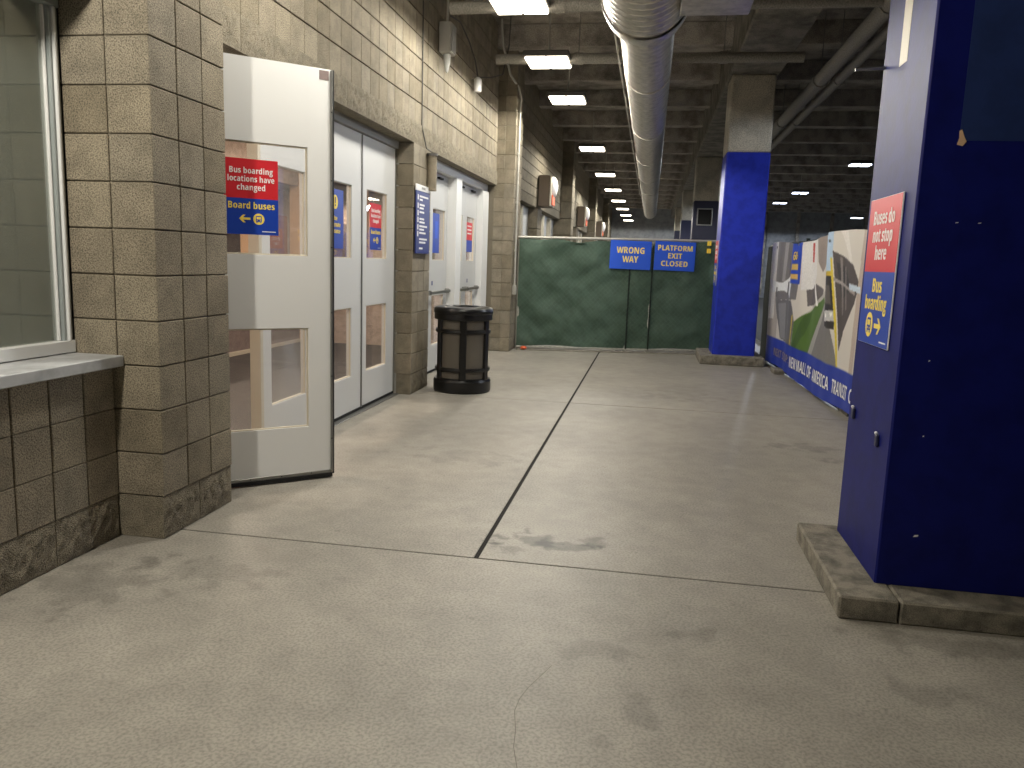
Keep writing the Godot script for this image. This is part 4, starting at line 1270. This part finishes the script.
func build_signs() -> void:
	# on the glass of the open door
	var hinge := Vector3(-2.50, 0, -3.885)
	var dir := (Vector3(-1.853, 0, -4.466) - hinge).normalized()
	var turn := atan2(-dir.z, dir.x)
	var nrm := Vector3(sin(turn), 0, cos(turn))
	boarding_notice("red and blue Bus boarding notice with left arrow on the open door", hinge + dir * 0.268 + Vector3(0, 1.445, 0) + nrm * -0.015, turn, 0.294, 0.408)
	# same notice on a closed leaf
	boarding_notice("red and blue boarding notice in the closed door window beside the pier", Vector3(-2.476, 1.405, -6.83), PI * 0.5, 0.29, 0.41)
	# tall blue notice
	var s := thing("door_notice", "tall blue notice with yellow exclamation disc in a closed door window", "sign", Vector3(-2.476, 1.40, -5.86), PI * 0.5)
	part("panel", box(Vector3(0.34, 0.46, 0.003), 0.0), M.sign_blue, s, Vector3(0.17, 0.23, 0.0015))
	part("icon_disc", plate(disc(0.17, 0.36, 0.055), 0.001), M.pale_yellow, s, Vector3(0, 0, 0.003))
	lettering("!", 0.07, M.sign_navy, s, Vector3(0.17, 0.36, 0.005))
	lettering("Use", 0.034, M.pale_yellow, s, Vector3(0.17, 0.235, 0.004))
	lettering("alternate", 0.034, M.pale_yellow, s, Vector3(0.17, 0.185, 0.004))
	lettering("entrance", 0.034, M.pale_yellow, s, Vector3(0.17, 0.135, 0.004))
	# notices in the panic-bar doors
	var s2 := thing("window_poster", "blue poster with white square in the panic-bar door by the mullion", "sign", Vector3(-2.527, 1.40, -9.06), PI * 0.5)
	part("panel", box(Vector3(0.30, 0.46, 0.003), 0.0), M.sign_blue, s2, Vector3(0.15, 0.24, 0.0015))
	part("picture_field", box(Vector3(0.12, 0.20, 0.001), 0.0), M.sign_bright_blue, s2, Vector3(0.17, 0.28, 0.0035))
	var s3 := thing("window_poster", "red poster in the narrow panic-bar door window", "sign", Vector3(-2.507, 1.45, -10.70), PI * 0.5)
	part("panel", box(Vector3(0.36, 0.24, 0.003), 0.0), M.sign_red, s3, Vector3(0.18, 0.28, 0.0015))
	part("panel", box(Vector3(0.36, 0.16, 0.003), 0.0), M.sign_blue, s3, Vector3(0.18, 0.08, 0.0015))
	for k in 3:
		part("text_line", box(Vector3(0.24, 0.018, 0.001), 0.0), M.white, s3, Vector3(0.18, 0.35 - 0.05 * k, 0.0035))
	# directory on the pier
	var d := thing("directory_sign", "narrow navy directory board with white header on the block pier", "sign", Vector3(-2.266, 1.39, -7.50), PI * 0.5)
	part("board", box(Vector3(0.47, 0.60, 0.012), 0.002), M.sign_navy, d, Vector3(0.235, 0.30, 0.006))
	part("header", box(Vector3(0.47, 0.06, 0.013), 0.002), M.white, d, Vector3(0.235, 0.631, 0.0065))
	part("header_mark", box(Vector3(0.13, 0.022, 0.001), 0.0), M.frame_grey, d, Vector3(0.235, 0.631, 0.0138))
	var rows := [[0.55, 0.30, 0.10], [0.47, 0.17, 0.14], [0.40, 0.16, 0.0], [0.335, 0.16, 0.18], [0.265, 0.27, 0.16], [0.20, 0.22, 0.0], [0.14, 0.27, 0.22], [0.05, 0.12, 0.0]]
	for k in rows.size():
		var y: float = rows[k][0]
		if k < 6:
			part("pictogram", box(Vector3(0.035, 0.05, 0.001), 0.0), M.white, d, Vector3(0.06, y - 0.01, 0.0128))
		part("text_line", box(Vector3(rows[k][1], 0.018, 0.001), 0.0), M.white, d, Vector3(0.11 + rows[k][1] * 0.5, y, 0.0128))
		if rows[k][2] > 0.0:
			part("text_line", box(Vector3(rows[k][2], 0.018, 0.001), 0.0), M.white, d, Vector3(0.11 + rows[k][2] * 0.5, y - 0.032, 0.0128))
	# sign on the near column
	stop_sign("red and blue Buses do not stop here sign on the dark blue column", Vector3(0.973, 1.04, -3.905), 0.466, 0.634)
	stop_sign("red and blue sign seen edge-on on the column where the green fence ends", Vector3(0.922, 1.10, -12.16), 0.466, 0.634)
	# two signs on the green fence
	var fa := Vector3(-1.99, 0, -12.06)
	var al := (Vector3(1.06, 0, -12.80) - fa).normalized()
	var ft := atan2(-al.z, al.x)
	var fn := Vector3(sin(ft), 0, cos(ft))
	var ws := thing("fence_sign", "bright blue WRONG WAY sign on the green fence", "sign", fa + al * 1.385 + Vector3(0, 1.287, 0) + fn * 0.055, ft)
	ws.rotation.z = -0.012
	part("board", box(Vector3(0.635, 0.432, 0.006), 0.001), M.sign_bright_blue, ws, Vector3(0.3175, 0.216, 0.0))
	lettering("WRONG", 0.092, M.pale_yellow, ws, Vector3(0.3175, 0.285, 0.0035), 0.43)
	lettering("WAY", 0.092, M.pale_yellow, ws, Vector3(0.3175, 0.150, 0.0035), 0.245)
	var ps := thing("fence_sign", "bright blue PLATFORM EXIT CLOSED sign on the green fence", "sign", fa + al * 2.075 + Vector3(0, 1.287, 0) + fn * 0.055, ft)
	ps.rotation.z = -0.012
	part("board", box(Vector3(0.635, 0.44, 0.006), 0.001), M.sign_bright_blue, ps, Vector3(0.3175, 0.22, 0.0))
	lettering("PLATFORM", 0.078, M.pale_yellow, ps, Vector3(0.3175, 0.340, 0.0035), 0.54)
	lettering("EXIT", 0.078, M.pale_yellow, ps, Vector3(0.3175, 0.222, 0.0035), 0.215)
	lettering("CLOSED", 0.078, M.pale_yellow, ps, Vector3(0.3175, 0.104, 0.0035), 0.415)

func stop_sign(label: String, at: Vector3, w: float, h: float) -> void:
	# faces -x; local x runs towards +z
	var s := thing("column_sign", label, "sign", at, -PI * 0.5)
	part("backing", box(Vector3(w, h, 0.006), 0.001), M.white, s, Vector3(w * 0.5, h * 0.5, 0.0))
	part("red_panel", box(Vector3(w - 0.006, h * 0.498, 0.002), 0.0), M.sign_red, s, Vector3(w * 0.5 , h * 0.748, 0.0032))
	part("blue_panel", box(Vector3(w - 0.006, h * 0.496, 0.002), 0.0), M.sign_blue, s, Vector3(w * 0.5, h * 0.251, 0.0032))
	lettering("Buses do", 0.058, M.white, s, Vector3(w * 0.5, h * 0.865, 0.005), w * 0.66)
	lettering("not stop", 0.058, M.white, s, Vector3(w * 0.5, h * 0.745, 0.005), w * 0.62)
	lettering("here", 0.058, M.white, s, Vector3(w * 0.5, h * 0.625, 0.005), w * 0.36)
	lettering("Bus", 0.058, M.pale_yellow, s, Vector3(w * 0.5, h * 0.405, 0.005), w * 0.30)
	lettering("boarding", 0.058, M.pale_yellow, s, Vector3(w * 0.5, h * 0.285, 0.005), w * 0.70)
	bus_icon(s, w * 0.36, h * 0.135, 0.054, M.sign_blue, 0.0043)
	arrow(s, w * 0.64, h * 0.135, 0.10, true, 0.0043)
	part("small_print", box(Vector3(w * 0.20, h * 0.010, 0.001), 0.0), M.white, s, Vector3(w * 0.84, h * 0.035, 0.0045))

# ------------------------------------------------------------------ conduits and fittings on the wall
func build_wall_fittings() -> void:
	var c := thing("wall_conduit", "thin conduit running down the block wall to a pipe stub on the pier", "conduit")
	part("tube", path_rod([Vector3(-2.29, 4.55, -7.74), Vector3(-2.29, 2.62, -7.77), Vector3(-2.255, 2.42, -7.82)], 0.006), M.housing, c)
	part("pipe_stub", rod(Vector3(-2.23, 2.36, -7.95), Vector3(-2.23, 2.02, -7.95), 0.048, 16), M.block[2], c)
	part("stub_cap", rod(Vector3(-2.23, 2.36, -7.95), Vector3(-2.23, 2.385, -7.95), 0.058, 16), M.housing, c)
	part("elbow", path_rod([Vector3(-2.255, 2.42, -7.82), Vector3(-2.235, 2.40, -7.92)], 0.006), M.housing, c)
	var b := thing("junction_box", "grey electrical box with tapered glass tip high on the block wall", "electrical box", Vector3(-2.30, 3.45, -8.42))
	part("box_body", box(Vector3(0.13, 0.30, 0.20), 0.01), M.conduit, b, Vector3(0.075, 0.15, 0))
	part("box_cover", box(Vector3(0.012, 0.27, 0.17), 0.004), M.frame_grey, b, Vector3(0.146, 0.15, 0))
	part("tip", lathe([Vector2(0.0, -0.19), Vector2(0.018, -0.17), Vector2(0.035, -0.08), Vector2(0.04, 0.0)], 14), M.frame_grey, b, Vector3(0.075, 0.0, 0))
	part("feed_conduit", rod(Vector3(0.075, 0.30, 0), Vector3(0.075, 1.12, 0), 0.012), M.conduit, b)
	var e := thing("wall_fixture", "small white fixture with drooping cables high on the wall before the pilaster", "fixture", Vector3(-2.30, 3.46, -9.9))
	part("fixture_body", lathe([Vector2(0.0, -0.09), Vector2(0.045, -0.08), Vector2(0.05, 0.06), Vector2(0.02, 0.09), Vector2(0.0, 0.09)], 16), M.white, e, Vector3(0.08, 0, 0))
	part("arm", rod(Vector3(0.0, 0.06, 0), Vector3(0.08, 0.08, 0), 0.012), M.conduit, e)
	part("cable", path_rod([Vector3(0.08, 0.09, 0), Vector3(0.10, 0.22, 0.25), Vector3(0.09, 0.36, 0.55), Vector3(0.08, 0.46, 0.95), Vector3(0.06, 0.42, 1.30)], 0.008, 6), M.housing, e)
	part("cable", path_rod([Vector3(0.08, 0.09, 0), Vector3(0.20, 0.13, -0.2), Vector3(0.32, 0.20, -0.35), Vector3(0.38, 0.55, -0.4), Vector3(0.40, 1.1, -0.4)], 0.008, 6), M.housing, e)
	var p := thing("pilaster_conduit", "pale vertical conduit with outlet box on the pilaster at the green fence", "conduit")
	part("tube", path_rod([Vector3(-2.005, 0.98, -11.80), Vector3(-2.005, 3.52, -11.80), Vector3(-1.99, 3.66, -11.78), Vector3(-2.02, 3.80, -11.72), Vector3(-2.12, 3.95, -11.55), Vector3(-2.20, 4.3, -11.35), Vector3(-2.2, 4.6, -11.2)], 0.016), M.conduit, p)
	part("outlet_box", box(Vector3(0.055, 0.14, 0.10), 0.006), M.conduit, p, Vector3(-2.0, 0.92, -11.80))
	for y: float in [1.5, 2.2, 2.9]:
		part("clamp", box(Vector3(0.03, 0.03, 0.07), 0.004), M.conduit, p, Vector3(-2.01, y, -11.80))
	# yellow tag wired to the fence end
	var y := thing("yellow_tag", "yellow tags wired to the fence beside the blue column", "tag", Vector3(0.86, 1.60, -12.66))
	part("tag_plate", box(Vector3(0.06, 0.07, 0.006), 0.002), M.yellow, y, Vector3(0, 0.115, 0))
	part("tag_plate", box(Vector3(0.06, 0.07, 0.006), 0.002), M.yellow, y, Vector3(0, 0.0, 0))
	part("tag_wire", rod(Vector3(0, -0.03, 0), Vector3(0, 0.16, 0), 0.004, 6), M.steel, y)
